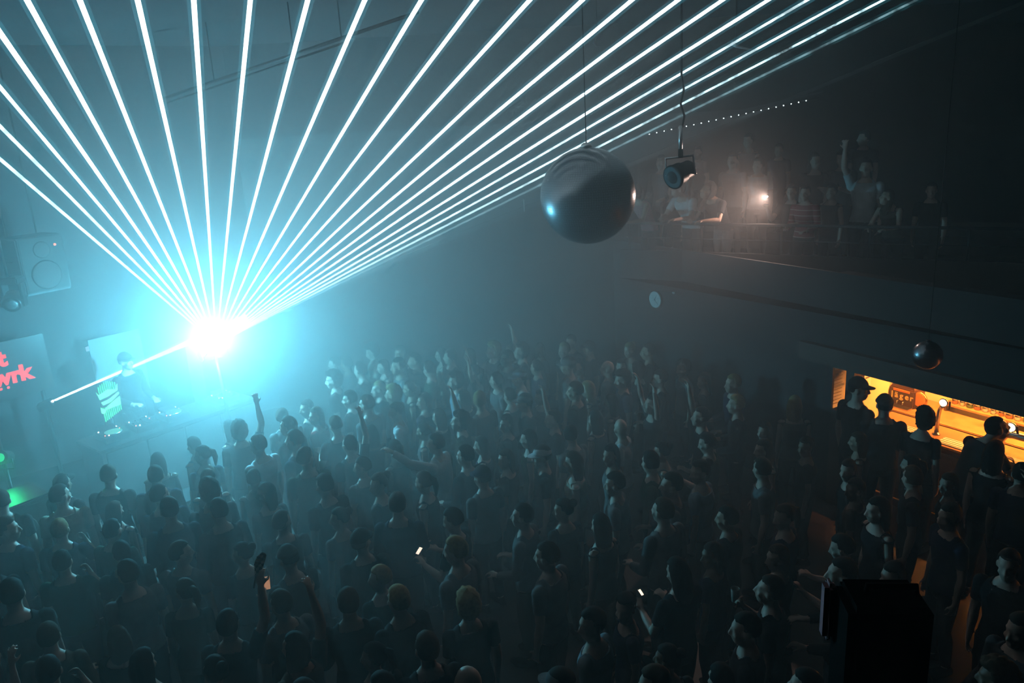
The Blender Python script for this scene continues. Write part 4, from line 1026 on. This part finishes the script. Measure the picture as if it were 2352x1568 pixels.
PWORD = {'standing': 'standing still', 'standing_w': 'standing', 'jacket': 'hands forward', 'turning': 'head turned', 'talking': 'looking aside', 'drinking': 'drinking', 'phone': 'hands together', 'arm_up': 'one arm up', 'pointing': 'arm stretched out', 'arms_up': 'both arms up'}
def pick(ws_):
    t = sum(w_ for _, w_ in ws_); q_ = rc.random() * t
    for k_, w_ in ws_:
        q_ -= w_
        if q_ <= 0: return k_
    return ws_[0][0]
lim = 262; n_done = 0
for ri, row in enumerate(rows):
    row.sort()
    for ci, (x, y_) in enumerate(row):
        pose = pick(PW); fem = POSES[pose].female
        hair = pick([('long', 4), ('bun', 1.5), ('ponytail', 2), ('short', 1)] if fem else [('short', 5), ('fade', 3), ('curly', 1.2), ('cap', 1), ('bald', .3)])
        hc_ = pick([('dark', 4), ('black', 3), ('brown', 3), ('blond', 1)]) if hair != 'cap' else pick([('black', 3), ('navy', 1), ('grey', 1)])
        top = pick([('black', 7), ('charcoal', 4), ('navy', 3), ('grey', 2), ('green', 1.2), ('brown', 1), ('white', .7), ('red', .5), ('cream', .5), ('pale blue', .6)])
        who = 'capped person' if hair == 'cap' else 'person'
        lab = '%s in %s top, %s, %s from left in %s crowd row from camera' % (who, top, PWORD[pose], ords[min(ci, 24)], ords[ri])
        dx, dy = BC.x - .3 - x, BC.y + .2 - y_
        person(pose, (x, y_, 0), face(dx, dy) + rc.gauss(0, .28), lab, skin=pick([('fair', 6), ('tan', 2), ('brown', 1)]), hair=hair, hcol=hc_, top=top, bottom=pick([('black', 3), ('denim', 2), ('charcoal', 1)]), group='dancing crowd on the floor', scale=(rc.uniform(.90, .97) if fem else rc.uniform(.96, 1.06)))
        n_done += 1
print('crowd', n_done, 'rows', len(rows), [len(r) for r in rows])
# ---- things held in the crowd
M['scr_o'] = emat('screen_orange', (1, .45, .22), .45, False); M['scr_w'] = emat('screen_white', (1, .78, .62), 1.6, False)
hf = thing('hand_fan', 'small black and white checked hand fan held above the crowd', 'hand fan', held(fan_p, 1, (0, 0, .03)), .4)
ckm = mat('checked_card', (.6, .6, .55), .7); nt = ckm.node_tree; c_ = nt.nodes.new('ShaderNodeTexChecker'); c_.inputs['Scale'].default_value = 42; c_.inputs['Color1'].default_value = (.7, .62, .55, 1); c_.inputs['Color2'].default_value = (.02, .02, .02, 1)
tc = nt.nodes.new('ShaderNodeTexCoord'); nt.links.new(tc.outputs['Object'], c_.inputs['Vector']); nt.links.new(c_.outputs[0], nt.nodes['Principled BSDF'].inputs['Base Color'])
MB().prism([(-.035, -.02), (.03, .03), (.075, .14), (.045, .17), (.0, .14), (-.03, .08)], .008, lambda x, y, d: Vector((x, d - .004, y))).build('blade', ckm, hf)
MB().tube([(-.02, 0, .0), (-.06, 0, -.12)], .008, 8).build('handle', 'rubber', hf)
pc_ = phone(held(screen_p, -1, (.06, .06, .02)), .3, 'phone with orange screen held in the hands at the bottom of the crowd', 'scr_o', -1.1); pc_.scale = (1.5, 1, 1.0)  # a phone whose lit screen emits orange
phone(held(ph1_p, -1, (.05, .03, .05)), -.6, 'glowing phone in the middle foreground of the crowd', 'scr_w', -.9).scale = (.6, .6, .45)
phone(held(ph2_p, -1, (.05, .03, .05)), .5, 'tiny bright phone in the right foreground of the crowd', 'scr_w', -.8).scale = (.4, .5, .3)
gg = thing('drinking_glass', 'glinting glass raised to drink in the dark foreground', 'glass', held(drk_p, 1, (.0, .03, -.02)), 0)
MB().lathe([(.028, 0), (.030, .004), (.036, .12), (.034, .12), (.027, .008), (.002, .008)], 18).build('glass_wall', 'clear', gg)
MB().lathe([(.026, .01), (.032, .08)], 16).build('drink', mat('drink_pink', (.6, .3, .3), .2, var=.1), gg)

# ------------------------------------------------------------------ haze in the room, thicker round the laser where the smoke machine stands; pockets at bar and torch added for their glow
def haze_mat():
    m = bpy.data.materials.new('haze'); m.use_nodes = True; nt = m.node_tree; nt.nodes.clear()
    out = nt.nodes.new('ShaderNodeOutputMaterial'); v = nt.nodes.new('ShaderNodeVolumeScatter'); v.inputs['Anisotropy'].default_value = HAZE_G
    g = nt.nodes.new('ShaderNodeTexCoord'); last = None
    def math_(op, a, b=None):
        n = nt.nodes.new('ShaderNodeMath'); n.operation = op
        for i, x in enumerate((a, b)):
            if x is None: continue
            if isinstance(x, (int, float)): n.inputs[i].default_value = x
            else: nt.links.new(x, n.inputs[i])
        return n.outputs[0]
    for (px, py, Y, rx, ry, rz_, dens) in CLOUDS:
        c = at(px, py, Y)
        s1 = nt.nodes.new('ShaderNodeVectorMath'); s1.operation = 'SUBTRACT'; s1.inputs[1].default_value = c; nt.links.new(g.outputs['Object'], s1.inputs[0])
        s2 = nt.nodes.new('ShaderNodeVectorMath'); s2.operation = 'DIVIDE'; s2.inputs[1].default_value = (rx, ry, rz_); nt.links.new(s1.outputs[0], s2.inputs[0])
        dt = nt.nodes.new('ShaderNodeVectorMath'); dt.operation = 'DOT_PRODUCT'; nt.links.new(s2.outputs[0], dt.inputs[0]); nt.links.new(s2.outputs[0], dt.inputs[1])
        ex = math_('MULTIPLY', math_('POWER', math.e, math_('MULTIPLY', dt.outputs['Value'], -1.0)), dens)
        last = ex if last is None else math_('ADD', last, ex)
    nt.links.new(math_('ADD', last, HAZE), v.inputs['Density'])
    nt.links.new(v.outputs[0], out.inputs['Volume'])
    return m
hz = MB().quad_solid([(-11.5, -3, -.5), (13.5, -3, -.5), (13.5, 19.5, -.5), (-11.5, 19.5, -.5)], [(-11.5, -3, 7.1), (13.5, -3, 7.1), (13.5, 19.5, 7.1), (-11.5, 19.5, 7.1)]).build('haze', haze_mat())
hz['kind'] = 'stuff'; hz['label'] = 'stage haze filling the dark hall, thickest round the laser'; hz['category'] = 'haze'
